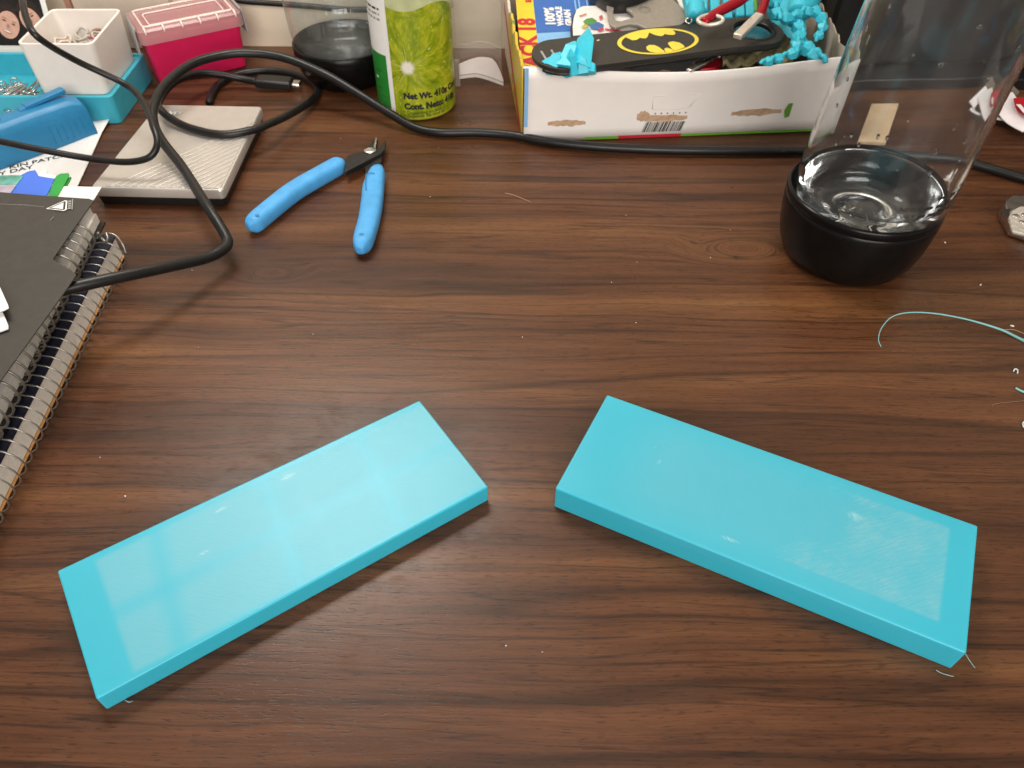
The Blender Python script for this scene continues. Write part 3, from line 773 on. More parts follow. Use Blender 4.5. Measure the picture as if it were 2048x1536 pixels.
fl = prism('film_sleeve', [(-0.3159, 0.3911, 0.0346), (-0.2881, 0.3927, 0.0346), (-0.2851, 0.3912, 0.0346), (-0.2852, 0.3834, 0.0345), (-0.3114, 0.3819, 0.0345)], 0.0003, M_film)
tag(fl, 'teal streaked glossy film lying over the blue card tab', 'card')
fl2 = prism('film_sleeve', [(-0.3112, 0.3814, 0.0345), (-0.2852, 0.3829, 0.0345), (-0.2849, 0.3725, 0.0343), (-0.3067, 0.3721, 0.0343)], 0.0003, mat('lilac_film', (0.42, 0.38, 0.46), 0.3, var=0.3, scale=90))
tag(fl2, 'pale lilac glossy film beside the blue card tab', 'card')
wt = prism('paper_scrap', [(-0.2786, 0.3942, 0.0338), (-0.2778, 0.3991, 0.0338), (-0.2746, 0.3986, 0.0338), (-0.2739, 0.3953, 0.0338), (-0.2672, 0.3933, 0.0338), (-0.2669, 0.3906, 0.0338), (-0.2761, 0.3910, 0.0338)], 0.0003, M_paper)
tag(wt, 'small white paper scrap between the blue and green tabs', 'paper')

# ================================================================ blue stapler
st = thing('stapler', 'blue plastic stapler with ribbed side lying on the leaflet', 'stapler', (-0.3340, 0.4781, 0.001))
A = Vector((-0.2951, 0.5004, 0.0012)); B = Vector((-0.3418, 0.4521, 0.0012))
u = (B - A).normalized(); back = Vector((u.y, -u.x, 0))
if back.y < 0: back = -back
def sp(a, w, z): return A + u * a + back * w + Vector((0, 0, z - 0.0012))
rings = []
for (a, zt, wt_) in ((0.0, 0.0215, 0.020), (0.002, 0.0255, 0.020), (0.010, 0.0275, 0.021), (0.035, 0.0275, 0.022), (0.075, 0.0265, 0.023), (0.11, 0.024, 0.023)):
    w0 = 0.0008
    lo = 0.0014
    rings.append([sp(a, 0.0, lo), sp(a, 0.0005, zt - 0.007), sp(a, 0.002, zt - 0.0025), sp(a, 0.0055, zt), sp(a, wt_ - 0.005, zt), sp(a, wt_ - 0.0015, zt - 0.0025), sp(a, wt_, zt - 0.008), sp(a, wt_, lo)])
loft('body', rings, M_stapler, st, bevel=0.0006, smooth=False)
for k in range(6):
    a = 0.0075 + k * 0.0042
    tube('rib', [sp(a, 0.0001, 0.0045), sp(a, 0.0003, 0.012), sp(a, 0.0008, 0.0192)], 0.0004, M_stapler, st, n=6, sub=3)
rbar('lever', sp(0.006, 0.0145, 0.0308), sp(0.034, 0.0145, 0.0285), 0.0065, 0.0030, M_stapler, st, 0.0008)
rbar('lever_foot', sp(0.031, 0.0145, 0.0285), sp(0.038, 0.0145, 0.0270), 0.006, 0.0025, M_stapler, st, 0.0006)
oc = sp(0.055, 0.0125, 0.0273)
tube('moulded_mark', [oc + u * 0.004 * math.cos(t) + back * 0.003 * math.sin(t) for t in [2 * math.pi * k / 12 for k in range(12)]], 0.00025, M_stapler, st, n=5, sub=2, closed=True)

# ================================================================ cyan tray, white bin and their contents
tr = thing('desk_tray', 'cyan plastic tray with open compartment holding paper clips and white bin', 'tray', (-0.36, 0.553, 0))
q = [(-0.460, 0.5145), (-0.2850, 0.5170), (-0.2850, 0.5890), (-0.460, 0.5870)]
tub('tray_body', q, q, 0.0, 0.0205, 0.0030, 0.003, 0.0045, M_tray, tr, bevel=0.0006)
# raised seat that carries the bin
box('seat', (-0.3400, 0.5206, 0.0031), (-0.2883, 0.5853, 0.0192), M_cyan_dull, tr, bevel=0.0005)
ramp = [(-0.3460, 0.5178, 0.0203), (-0.3402, 0.5178, 0.0203)]
prism('divider', [(-0.3490, 0.5206, 0.0120), (-0.3401, 0.5206, 0.0190), (-0.3401, 0.584, 0.0190), (-0.3490, 0.584, 0.0120)], 0.003, M_cyan_dull, tr)
bn = thing('bin', 'square white plastic bin full of rubber bands sitting in the cyan tray', 'bin', (-0.3135, 0.553, 0.0193))
q0 = [(-0.3365, 0.5218), (-0.2895, 0.5224), (-0.2895, 0.5815), (-0.3365, 0.5805)]
q1 = [(-0.3390, 0.5226), (-0.2872, 0.5226), (-0.2885, 0.5838), (-0.3400, 0.5826)]
tub('bin_body', q0, q1, 0.0193, 0.0550, 0.0018, 0.002, 0.006, M_white_pl, bn, bevel=0.0005)
fill = mat('band_shade', (0.22, 0.16, 0.12), 0.8)
random.seed(11)
bandcols = [M_band, mat('rubber_band_grey', (0.45, 0.42, 0.38), 0.6), mat('rubber_band_pale', (0.66, 0.58, 0.50), 0.6), mat('rubber_band_brown', (0.24, 0.13, 0.09), 0.6)]
for k in range(26):
    cx = random.uniform(-0.3270, -0.2985); cy = random.uniform(0.532, 0.573); cz = random.uniform(0.030, 0.0415)
    if k > 17: cz = random.uniform(0.040, 0.0435)
    r1 = random.uniform(0.0045, 0.0075); r2 = random.uniform(0.003, 0.0055); ph = random.uniform(0, 6.3); tl = random.uniform(-0.35, 0.35)
    pts = []
    for i in range(10):
        t = 2 * math.pi * i / 10
        x, y = r1 * math.cos(t), r2 * math.sin(t) * (1 + 0.35 * math.sin(2 * t + ph))
        X = x * math.cos(ph) - y * math.sin(ph); Y = x * math.sin(ph) + y * math.cos(ph)
        pts.append((cx + X, cy + Y, cz + tl * X + 0.0012 * math.sin(3 * t + ph)))
    o = tube('rubber_band', pts, 0.00095, bandcols[k % 4], n=6, sub=3, closed=True)
    cname = ('beige', 'grey', 'pale cream', 'dark brown')[k % 4]
    tag(o, cname + ' rubber band in the tangle inside the white bin', 'rubber band', cname + ' rubber bands in the white bin')
ct = mat('pink_band', (0.50, 0.03, 0.16), 0.6)
for (x, y, z) in ((-0.306, 0.566, 0.041), (-0.300, 0.560, 0.042)):
    pts = [(x + 0.005 * math.cos(t), y + 0.004 * math.sin(t), z + 0.001 * math.sin(2 * t)) for t in [2 * math.pi * i / 8 for i in range(8)]]
    tag(tube('rubber_band', pts, 0.0007, ct, n=6, sub=3, closed=True), 'pink rubber band on the tangle inside the white bin', 'rubber band', 'pink bands in the white bin')
# paper clips in the tray compartment
for k in range(22):
    cx = random.uniform(-0.388, -0.352); cy = random.uniform(0.524, 0.556); cz = random.uniform(0.0045, 0.0125); ph = random.uniform(0, 3.14); tl = random.uniform(-0.18, 0.18)
    base = [(-0.010, -0.0028), (0.008, -0.0028), (0.0105, 0.0), (0.008, 0.0028), (-0.009, 0.0028), (-0.011, 0.0010), (-0.009, -0.0012), (0.004, -0.0012), (0.0055, 0.0005), (0.004, 0.0016), (-0.004, 0.0016)]
    pts = [(cx + x * math.cos(ph) - y * math.sin(ph), cy + x * math.sin(ph) + y * math.cos(ph), cz + tl * x) for x, y in base]
    tag(tube('paper_clip', pts, 0.0005, M_clip, n=5, sub=3), 'steel paper clip in the heap inside the cyan tray', 'paper clip', 'paper clips in the cyan tray')

# ================================================================ magenta box with frosted lid
pk = thing('storage_box', 'small magenta plastic box with frosted clear lid and grey side latches', 'box', (-0.255, 0.605, 0))
FL, FR = Vector((-0.2752, 0.5722, 0)), Vector((-0.2130, 0.6103, 0))
ex = (FR - FL).normalized(); ey = Vector((-ex.y, ex.x, 0)); LX = (FR - FL).length; LY = 0.041
def pb(a, b_, z): 
    p = FL + ex * a + ey * b_; return (p.x, p.y, z)
def rect(d): return [pb(-d, -d, 0)[:2], pb(LX + d, -d, 0)[:2], pb(LX + d, LY + d, 0)[:2], pb(-d, LY + d, 0)[:2]]
tub('box_body', rect(-0.0022), rect(0.0), 0.0006, 0.0385, 0.0012, 0.0015, 0.005, M_pink, pk, bevel=0.0004)
rr = lambda d, z, r=0.006: [(x, y, z) for x, y in rounded(rect(d), r)]
lid = loft('lid', [rr(0.0026, 0.0335), rr(0.0022, 0.0425), rr(0.0002, 0.0438), rr(-0.0055, 0.0438), rr(-0.0060, 0.0422)], M_lid, pk, cap0=False, smooth=False)
M_lidrim = mat('frosted_rim', (0.75, 0.62, 0.56), 0.35, sss=0.2)
loop = [Vector(p) for p in rr(-0.0030, 0.0444, 0.004)]
vs, fs = sweep(loop, 0.00085, 6, closed=True); mesh('lid_ridge', vs, fs, M_lidrim, lid, smooth=True)
loop = [Vector(p) for p in rr(-0.0085, 0.0430, 0.003)]
vs, fs = sweep(loop, 0.0006, 6, closed=True); mesh('lid_ridge', vs, fs, M_lidrim, lid, smooth=True)
for k in range(6):
    a = 0.003 + k * (LX - 0.006) / 5
    tube('lid_rib', [pb(a, 0.0028, 0.0448), pb(a, -0.0006, 0.0444), pb(a, -0.0030, 0.0425), pb(a, -0.0031, 0.0405)], [0.0009, 0.0009, 0.0007, 0.0003], M_lidrim, lid, n=6, sub=3)
    tube('lid_rib', [pb(a, LY - 0.0060, 0.0446), pb(a, LY - 0.0030, 0.0446)], 0.0006, M_lidrim, lid, n=6, sub=3)
def latch(a, sgn):
    pts = []
    prof = [(0.0030, 0.0450), (0.0045, 0.0430), (0.0050, 0.0330), (0.0056, 0.0255), (0.0040, 0.0250), (0.0036, 0.0330), (0.0032, 0.0412), (0.0018, 0.0436)]
    ring0 = [pb(a + sgn * d, 0.004, z) for d, z in prof]; ring1 = [pb(a + sgn * d, LY - 0.012, z) for d, z in prof]
    loft('latch', [ring0, ring1], M_latch, pk, bevel=0.0004)
latch(0.0, -1); latch(LX, 1)

# ================================================================ instant photo print leaning on the wall side of the tray
ph = thing('photo_print', 'small white bordered snapshot of two smiling people leaning behind the tray', 'photo', (-0.392, 0.612, 0))
def pf(x, y, lift=0.0):
    """print plane: x to the right, y up, leaning back"""
    return Vector((-0.4175 + x, 0.6060 + 0.28 * y - lift, 0.0004 + 0.96 * y))
W_, H_ = 0.054, 0.086
prism('print_card', [pf(0, 0), pf(W_, 0), pf(W_, H_), pf(0, H_)], 0.0005, M_paper, ph, down=(0, 1, 0))
M_phdark = mat('photo_dark', (0.014, 0.012, 0.012), 0.3, var=0.5, scale=150)
M_skin1 = mat('photo_skin', (0.62, 0.36, 0.27), 0.35, var=0.12, scale=200)
M_skin2 = mat('photo_skin_shade', (0.40, 0.20, 0.14), 0.35, var=0.1, scale=200)
M_phhair = mat('photo_hair', (0.03, 0.017, 0.012), 0.35, var=0.4, scale=300)
pic = flat_patch('picture', [pf(x, y, 0.0004) for x, y in ((0.004, 0.016), (W_ - 0.004, 0.016), (W_ - 0.004, H_ - 0.006), (0.004, H_ - 0.006))], M_phdark, ph)
def blob(cx, cy, a, b_, m, lift, rot=0.0): return flat_patch('print_shape', [pf(x, y, lift) for x, y in ellipse(cx, cy, a, b_, 28, rot)], m, pic)
for (cx, cy, s, rot) in ((0.0205, 0.0310, 1.15, -0.45), (0.0390, 0.0345, 1.05, 0.45)):
    blob(cx, cy + 0.004, 0.0088 * s, 0.0105 * s, M_phhair, 0.00055, rot)
    blob(cx, cy, 0.0072 * s, 0.0090 * s, M_skin1, 0.0007, rot)
    c_, s_ = math.cos(rot), math.sin(rot)
    w = lambda x, y: (cx + (x * c_ - y * s_) * s, cy + (x * s_ + y * c_) * s)
    for sx in (-1, 1):
        ex_, ey_ = w(sx * 0.0030, 0.0018); blob(ex_, ey_, 0.0013 * s, 0.00045 * s, M_phhair, 0.00085, rot)
        ex_, ey_ = w(sx * 0.0031, 0.0034); blob(ex_, ey_, 0.0017 * s, 0.0004 * s, M_skin2, 0.00085, rot)
    ex_, ey_ = w(0, -0.0008); blob(ex_, ey_, 0.0010 * s, 0.0013 * s, M_skin2, 0.00085, rot)
    ex_, ey_ = w(0, -0.0044); blob(ex_, ey_, 0.0029 * s, 0.0010 * s, M_skin2, 0.00085, rot)
    ex_, ey_ = w(0, -0.0042); blob(ex_, ey_, 0.0024 * s, 0.0005 * s, M_whiteink, 0.00095, rot)
blob(0.034, 0.019, 0.004, 0.003, mat('photo_blue', (0.10, 0.16, 0.34), 0.4), 0.0006)
pbm = thing('framed_print', 'pale framed board standing against the wall behind the white bin', 'board', (-0.31, 0.64, 0))
box('board', (-0.3560, 0.6420, 0.0005), (-0.2780, 0.6490, 0.095), mat('beige_board', (0.66, 0.56, 0.45), 0.7, var=0.05), pbm, bevel=0.0006)
box('frame_edge', (-0.3610, 0.6400, 0.0005), (-0.3565, 0.6490, 0.098), mat('brown_edge', (0.42, 0.22, 0.15), 0.6), pbm, bevel=0.0005)

# ================================================================ clear bottle standing at the back
def bottle(name, label, c, prof_cup, prof_wall, lean=(0, 0)):
    t = thing(name, label, 'bottle', (c[0], c[1], 0))
    lathe('base_cup', prof_cup, c, M_cup, t, lean=lean)
    lathe('bottle_wall', prof_wall, c, M_clear, t, lean=lean)
    return t
b2 = bottle('water_bottle', 'empty clear bottle with black base cup behind the green can', (-0.1325, 0.5955),
            [(0.0, 0.0006), (0.028, 0.0006), (0.0315, 0.003), (0.0360, 0.012), (0.0382, 0.022), (0.0384, 0.0290), (0.0372, 0.0300), (0.0362, 0.0285), (0.033, 0.020), (0.022, 0.013), (0.010, 0.012), (0.0055, 0.0135), (0.0, 0.0137)],
            [(0.0366, 0.0290), (0.0384, 0.0400), (0.0392, 0.060), (0.0394, 0.085), (0.0394, 0.120), (0.036, 0.150), (0.022, 0.180), (0.014, 0.195), (0.014, 0.215)])
lathe('dome', [(0.0355, 0.0290), (0.030, 0.0195), (0.020, 0.0150), (0.0, 0.0165)], (-0.1325, 0.5955), thin_clear('hazy_dome', (0.90, 0.90, 0.90), 0.10, haze=0.08), b2)

# ================================================================ lime can
cn = thing('seasoning_can', 'tall round can with lime picture label and green and white side panels', 'can', (-0.0736, 0.553, 0))
cc = (-0.0736, 0.553); cr_ = 0.029
M_canbase = mat('can_lime_edge', (0.42, 0.45, 0.03), 0.35, var=0.1)
lathe('can_body', [(0.0, 0.0006), (0.0270, 0.0006), (0.0286, 0.0012), (0.0288, 0.0030), (0.0288, 0.128), (0.0270, 0.131), (0.0, 0.131)], cc, M_canbase, cn, n=96)
def cyl_patch(name, a0, a1, zlo, zhi, r, m, parent, n=40, nz=2):
    """label panel on the can; zlo and zhi are functions of the angle in degrees"""
    vs = []; fs = []; uv = []
    for i in range(n + 1):
        a = a0 + (a1 - a0) * i / n; t = math.radians(a)
        for j in range(nz + 1):
            z = zlo(a) + (zhi(a) - zlo(a)) * j / nz
            vs.append((cc[0] + r * math.cos(t), cc[1] + r * math.sin(t), z)); uv.append((t * cr_, z))
    for i in range(n):
        for j in range(nz):
            k = i * (nz + 1) + j
            fs.append((k, k + nz + 1, k + nz + 2, k + 1))
    return mesh(name, vs, fs, m, parent, smooth=True, uvs=uv)
def lime_material():
    m = bpy.data.materials.new('lime_slice_print'); nt = NT(m); b = nt.b
    uv = nt.n('ShaderNodeUVMap').outputs[0]; s = nt.sep(uv)
    du = nt.math('SUBTRACT', s[0], math.radians(-92.0) * cr_); dv = nt.math('SUBTRACT', s[1], 0.0400)
    ang = nt.math('ARCTAN2', du, dv); rad = nt.math('SQRT', nt.math('ADD', nt.math('MULTIPLY', du, du), nt.math('MULTIPLY', dv, dv)))
    cells = nt.noise(nt.comb(nt.math('MULTIPLY', ang, 3.2), nt.math('MULTIPLY', rad, 70.0)), 1.0, 4, 0.6, 0.6)
    fine = nt.noise(nt.comb(nt.math('MULTIPLY', ang, 10.0), nt.math('MULTIPLY', rad, 210.0)), 1.0, 3, 0.6, 0.8)
    col = nt.ramp(cells, [(0.30, (0.13, 0.20, 0.004)), (0.5, (0.29, 0.35, 0.009)), (0.68, (0.46, 0.46, 0.03))])
    col = nt.mix(0.8, col, nt.ramp(fine, [(0.35, 0.80), (0.55, 1.0), (0.72, 1.5)]), 'MULTIPLY')
    # membranes between the segments
    seg = nt.math('ABSOLUTE', nt.math('SINE', nt.math('MULTIPLY_ADD', ang, 2.5, nt.math('MULTIPLY', cells, 0.5))))
    mem = nt.math('MULTIPLY', nt.math('SUBTRACT', 1.0, nt.smooth(seg, 0.0, 0.10)), nt.math('SUBTRACT', 1.0, nt.smooth(rad, 0.006, 0.018)))
    star = nt.math('SUBTRACT', 1.0, nt.smooth(nt.math('ADD', rad, nt.math('MULTIPLY', fine, -0.004)), 0.0006, 0.0040))
    col = nt.mix(nt.math('MULTIPLY', mem, 0.55), col, (0.70, 0.70, 0.45))
    col = nt.mix(star, col, (0.78, 0.74, 0.62))
    # pale highlights of the pulp
    hl = nt.smooth(nt.noise(nt.comb(nt.math('MULTIPLY', ang, 9.0), nt.math('MULTIPLY', rad, 160.0)), 1.0, 2), 0.63, 0.74)
    col = nt.mix(nt.math('MULTIPLY', hl, 0.55), col, (0.78, 0.74, 0.32))
    nt.link(col, b.inputs['Base Color']); b.inputs['Roughness'].default_value = 0.33
    return m
M_lime = lime_material()
slope = lambda a0, a1, za, zb: (lambda a: za + (zb - za) * (a - a0) / (a1 - a0))
edge_hi = lambda a: 0.128
cyl_patch('lime_label', -118.0, 40.0, lambda a: 0.0032, lambda a: 0.0805 - 0.010 * max(0.0, (a + 60) / 60.0) ** 1.3 - 0.003 * math.sin(math.radians(a * 3)), 0.02895, M_lime, cn, n=60, nz=8)
cyl_patch('label_top', -118.0, 40.0, lambda a: 0.0806 - 0.010 * max(0.0, (a + 60) / 60.0) ** 1.3 - 0.003 * math.sin(math.radians(a * 3)), edge_hi, 0.02890, mat('label_rind', (0.50, 0.52, 0.28), 0.35, var=0.15), cn, n=60)
cyl_patch('white_stripe', -123.5, -116.0, lambda a: 0.0032, edge_hi, 0.02905, mat('label_white', (0.80, 0.78, 0.74), 0.35, var=0.03), cn, n=6)
cyl_patch('text_panel', -205.0, -123.4, lambda a: 0.0462 - 0.0000 * a, edge_hi, 0.02900, MATS['label_white'], cn, n=30)
gp = cyl_patch('green_panel', -205.0, -123.4, lambda a: 0.0032, lambda a: 0.0461, 0.02900, mat('label_green', (0.018, 0.22, 0.03), 0.35, var=0.08), cn, n=30)
CT = lambda a, z: cyl_fn(cc, 0.02915, math.radians(a), z)
text('lettering', 'Net Wt. 410g Con', 0.0062, CT(-101.5, 0.0176), M_ink, cn, offset=0.00036, xs=0.98)
text('lettering', 'Cont. Neto: 410g', 0.0062, CT(-101.5, 0.0098), M_ink, cn, offset=0.00036, xs=0.98)
text('lettering', '* Depending on level of', 0.0034, CT(-103.0, 0.0059), M_ink, cn)
text('lettering', '* Depende del nivel de', 0.0034, CT(-103.0, 0.0018 + 0.0016), M_ink, cn)
random.seed(5)
for row in range(9):
    z = 0.1005 - row * 0.0034 - (0.004 if row > 5 else 0)
    if z < 0.050: break
    a = -168.0 + random.uniform(0, 6)
    while a < -128:
        w = random.uniform(5, 11); a1 = min(a + w, -127)
        cyl_patch('text_row', a, a1, lambda t, z=z: z, lambda t, z=z: z + 0.0015, 0.02908, M_greyink if row % 3 else M_ink, cn, n=4, nz=1)
        a = a1 + 2.2
for (a0, a1, z, zh) in ((-150, -137, 0.0330, 0.0336), (-150, -139, 0.0200, 0.0206), (-142, -128, 0.0150, 0.0153), (-152, -146, 0.0270, 0.0285)):
    cyl_patch('text_row', a0, a1, lambda t, z=z: z, lambda t, z=zh: z, 0.02908, M_whiteink if zh - z > 0.001 else M_ink, cn, n=4, nz=1)

# ================================================================ clear blister pack by the carton
bl = thing('blister_pack', 'clear plastic package with white curved insert between can and carton', 'package', (-0.028, 0.60, 0))
y0 = 0.588
M_insert = mat('blister_insert', (0.74, 0.68, 0.66), 0.6, var=0.03)
def slab_box(x0, x1, ya, yb, z0, z1): return [(x0, ya, z0), (x1, ya, z0), (x1, yb, z0), (x0, yb, z0)], [(x0, ya, z1), (x1, ya, z1), (x1, yb, z1), (x0, yb, z1)]
r0, r1 = slab_box(-0.0475, -0.0105, 0.588, 0.622, 0.004, 0.110)
loft('shell', [r0, r1], M_blister, bl, cap0=False, cap1=False, bevel=0.0)
r0, r1 = slab_box(-0.0475, -0.0085, 0.5795, 0.588, 0.0045, 0.0205)
bx_ = [(-0.0440, 0.5800), (-0.0090, 0.5800), (-0.0090, 0.5950), (-0.0440, 0.5950)]
# wavy foot: a curved white insert edge with grey line and clear rim
wav = lambda x: 0.0030 + 0.0058 * math.sin((x + 0.0475) / 0.039 * 2.9 + 0.5) - 0.0020
xs_ = [-0.0435 + 0.0345 * i / 24 for i in range(25)]
def wave_strip(name, y, lo, hi, m, th=0.0006):
    top = [(x, y, hi(x)) for x in xs_] ; bot = [(x, y, lo(x)) for x in reversed(xs_)]
    return prism(name, top + bot, th, m, bl, down=(0, 1, 0))
hi_ = lambda x: 0.0175 + 0.0040 * math.sin((x + 0.0435) / 0.034 * 3.6 - 0.4) - 0.0135 * max(0.0, (x + 0.0185) / 0.0095) ** 2
lo_ = lambda x: 0.0072 + 0.0018 * math.sin((x + 0.0435) / 0.034 * 3.1) - 0.0052 * max(0.0, (x + 0.030) / 0.021)
wave_strip('insert', 0.5840, lo_, lambda x: max(hi_(x), lo_(x) + 0.0004), M_insert)
wave_strip('insert_line', 0.5834, lambda x: lo_(x) - 0.0004, lambda x: lo_(x) + 0.0004, M_greyink, 0.0004)
wave_strip('clear_rim', 0.5828, lambda x: lo_(x) - 0.0024, lambda x: lo_(x) - 0.0004, mat('milky_rim', (0.62, 0.57, 0.53), 0.3), 0.0012)
box('foot', (-0.0465, 0.5790, 0.0004), (-0.0425, 0.5850, 0.0200), M_blister, bl, bevel=0.0004)
tube('seam', [(-0.0425, 0.5875, 0.0300), (-0.036, 0.5875, 0.0296), (-0.028, 0.5875, 0.0318), (-0.020, 0.5875, 0.0308), (-0.0108, 0.5875, 0.0270)], 0.0003, mat('seam_grey', (0.42, 0.39, 0.35), 0.5), bl, n=5)

# ================================================================ white carton and its contents
ca = thing('carton', 'low open white cardboard carton with torn brown spots and barcode, full of trinkets', 'carton', (0.115, 0.565, 0))
XL, XR, YF, YB = 0.0055, 0.2255, 0.497, 0.640
HZ = 0.0545; TH = 0.0012
def fy(s):  # front wall runs slightly askew
    return 0.4970 + 0.0205 * s
def front_pt(s, z, out=0.0):
    """front wall surface: s along 0..1, bowed outwards towards its top edge"""
    x = XL + (XR - 0.0055) * s
    bow = 0.010 * math.sin(math.pi * min(max(s, 0), 1)) * (z / HZ) ** 2
    dip = 0.0
    return Vector((x, fy(s) - bow - out, z))
def top_h(s): return HZ - 0.0032 * math.sin(math.pi * s) ** 2
def front_sheet(name, s0, s1, f0, f1, m, out, n=24, nz=6, parent=ca, thick=None):
    vs = []; fs = []
    for i in range(n + 1):
        s = s0 + (s1 - s0) * i / n
        for j in range(nz + 1):
            z = (f0 + (f1 - f0) * j / nz) * top_h(s)
            vs.append(front_pt(s, z, out))
    for i in range(n):
        for j in range(nz):
            k = i * (nz + 1) + j; fs.append((k, k + nz + 1, k + nz + 2, k + 1))
    o = mesh(name, vs, fs, m, parent, smooth=True)
    if thick:
        md = o.modifiers.new('solid', 'SOLIDIFY'); md.thickness = thick; md.offset = 1
    return o
front_sheet('front_wall', 0.0, 1.0, 0.011, 1.0, M_cardwhite, 0.0, thick=0.0010)
box('floor', (XL + 0.0005, 0.519, 0.0004), (XR - 0.0035, YB - 0.0005, 0.0016), M_graycard, ca)
prism('floor', [(XL + 0.0005, 0.4985, 0.0012), (XR - 0.004, 0.5188, 0.0012), (XR - 0.004, 0.5189, 0.0012), (XL + 0.0005, 0.5189, 0.0012)], 0.0008, M_graycard, ca)
def left_material():
    m = bpy.data.materials.new('left_side_print'); nt = NT(m); b = nt.b
    co = nt.coord(); s = nt.sep(co)
    n1 = nt.noise(co, 55, 3); 
    c = nt.ramp(nt.math('ADD', nt.math('MULTIPLY', s[1], 9.0), n1), [(0.05, (0.70, 0.50, 0.05)), (0.42, (0.72, 0.52, 0.06)), (0.50, (0.20, 0.28, 0.05)), (0.56, (0.70, 0.50, 0.06)), (0.75, (0.75, 0.68, 0.55))], 'CONSTANT')
    red = nt.smooth(nt.math('MULTIPLY_ADD', s[1], -0.30, nt.math('MULTIPLY', s[2], 1.0)), 0.012, 0.013)
    red2 = nt.smooth(nt.math('MULTIPLY_ADD', s[1], -0.30, nt.math('MULTIPLY', s[2], 1.0)), 0.022, 0.023)
    k = nt.math('SUBTRACT', red, red2)
    c = nt.mix(k, c, (0.55, 0.03, 0.04))
    nt.link(c, b.inputs['Base Color']); b.inputs['Roughness'].default_value = 0.45
    return m
lw_ = [(XL, 0.4972), (XL + TH, 0.4974), (XL + TH - 0.002, YB), (XL - 0.002, YB)]
random.seed(3)
# left wall with a torn, stepped top edge
n = 22; vs = []; fs = []
for i in range(n + 1):
    y = 0.4972 + (YB - 0.4972) * i / n
    h = HZ if i == 0 else 0.0500 + 0.007 * random.random() - 0.004 * (i % 5 == 0)
    x = XL - 0.014 * (i / n)
    vs += [(x, y, 0.0005), (x - 0.001, y, h), (x + 0.0010, y, h - 0.001), (x + 0.0012, y, 0.0005)]
for i in range(n):
    a = i * 4; b_ = a + 4
    for k in range(4):
        l = (k + 1) % 4
        fs.append((a + k, b_ + k, b_ + l, a + l))
fs += [(0, 1, 2, 3), (n * 4 + 3, n * 4 + 2, n * 4 + 1, n * 4)]
mesh('side_wall', vs, fs, left_material(), ca)
# right wall, inside bare board
vs = []; fs = []
for i in range(n + 1):
    y = 0.5178 + (YB - 0.5178) * i / n
    h = HZ if i == 0 else 0.0540 + 0.004 * random.random()
    x = XR - 0.0022 + 0.006 * (i / n)
    vs += [(x, y, 0.0005), (x, y, h), (x + 0.0012, y, h - 0.0005), (x + 0.0012, y, 0.0005)]
for i in range(n):
    a = i * 4; b_ = a + 4
    for k in range(4):
        l = (k + 1) % 4
        fs.append((a + k, b_ + k, b_ + l, a + l))
fs += [(0, 1, 2, 3), (n * 4 + 3, n * 4 + 2, n * 4 + 1, n * 4)]
mesh('side_wall', vs, fs, M_graycard, ca)
box('back_wall', (XL - 0.012, YB, 0.0005), (XR + 0.003, YB + 0.0012, 0.050), M_graycard, ca)
# printing on the front wall, plus one painted shadow strip
front_sheet('blue_edge', 0.005, 0.016, 0.22, 0.985, M_lblue, 0.0013, n=2)
front_sheet('shadow_edge', 0.0, 0.004, 0.02, 0.98, M_ink, 0.0012, n=1)  # black strip painting the shadow at the carton's left corner
front_sheet('green_strip', 0.005, 0.045, 0.012, 0.085, M_green, 0.0014, n=3, nz=1)
front_sheet('green_strip', 0.20, 0.31, 0.012, 0.05, M_green, 0.0014, n=4, nz=1)
front_sheet('red_strip', 0.31, 0.515, 0.012, 0.055, M_red, 0.0014, n=6, nz=1)
front_sheet('green_strip', 0.515, 0.985, 0.012, 0.045, M_green, 0.0014, n=10, nz=1)
def fpatch(name, pts, m, out=0.0016, parent=ca):
    vs = [front_pt(s, f * top_h(s), out) for s, f in pts]
    return mesh(name, vs, [tuple(range(len(pts)))], m, parent)
def torn(s0, s1, f0, f1, seed, tip=None):
    random.seed(seed); N = 12; up = []; dn = []
    for i in range(N + 1):
        t = i / N; s = s0 + (s1 - s0) * t
        w = math.sin(math.pi * min(max(t, 0.06), 0.94)) ** 0.4
        up.append((s, (f0 + f1) / 2 + (f1 - f0) / 2 * w * random.uniform(0.75, 1.1)))
        dn.append((s, (f0 + f1) / 2 - (f1 - f0) / 2 * w * random.uniform(0.6, 1.1)))
    fpatch('torn_spot', up + dn[::-1], M_kraft, 0.0012)
torn(0.080, 0.200, 0.205, 0.305, 1)
torn(0.667, 0.830, 0.265, 0.375, 2)
torn(0.365, 0.525, 0.235, 0.350, 4)
torn(0.362, 0.402, 0.24, 0.42, 9)
fpatch('torn_flap', [(0.435, 0.235), (0.465, 0.255), (0.463, 0.28), (0.43, 0.275)], M_tan, 0.0019)
random.seed(21)
bc = thing('x', 'x', 'x', (0, 0, 0)); bpy.data.objects.remove(bc)
vs = []; fs = []
s = 0.385
while s < 0.512:
    w = random.choice((0.0016, 0.0016, 0.0032, 0.0048))
    k = len(vs)
    for (a, f) in ((s, 0.095), (s + w, 0.095), (s + w, 0.245), (s, 0.245)):
        sk = 0.010 * (f - 0.095) / 0.15
        vs.append(front_pt(a + sk, f * top_h(a), 0.0016))
    fs.append((k, k + 1, k + 2, k + 3))
    s += w + random.choice((0.0016, 0.0026, 0.0036))
mesh('barcode', vs, fs, M_ink, ca)
for k in range(6):
    fpatch('barcode_digit', [(0.417 + k * 0.0195, 0.365), (0.421 + k * 0.0195, 0.365), (0.421 + k * 0.0195, 0.385), (0.417 + k * 0.0195, 0.385)], M_ink)
M_emboss = mat('carton_crease', (0.76, 0.71, 0.66), 0.6)
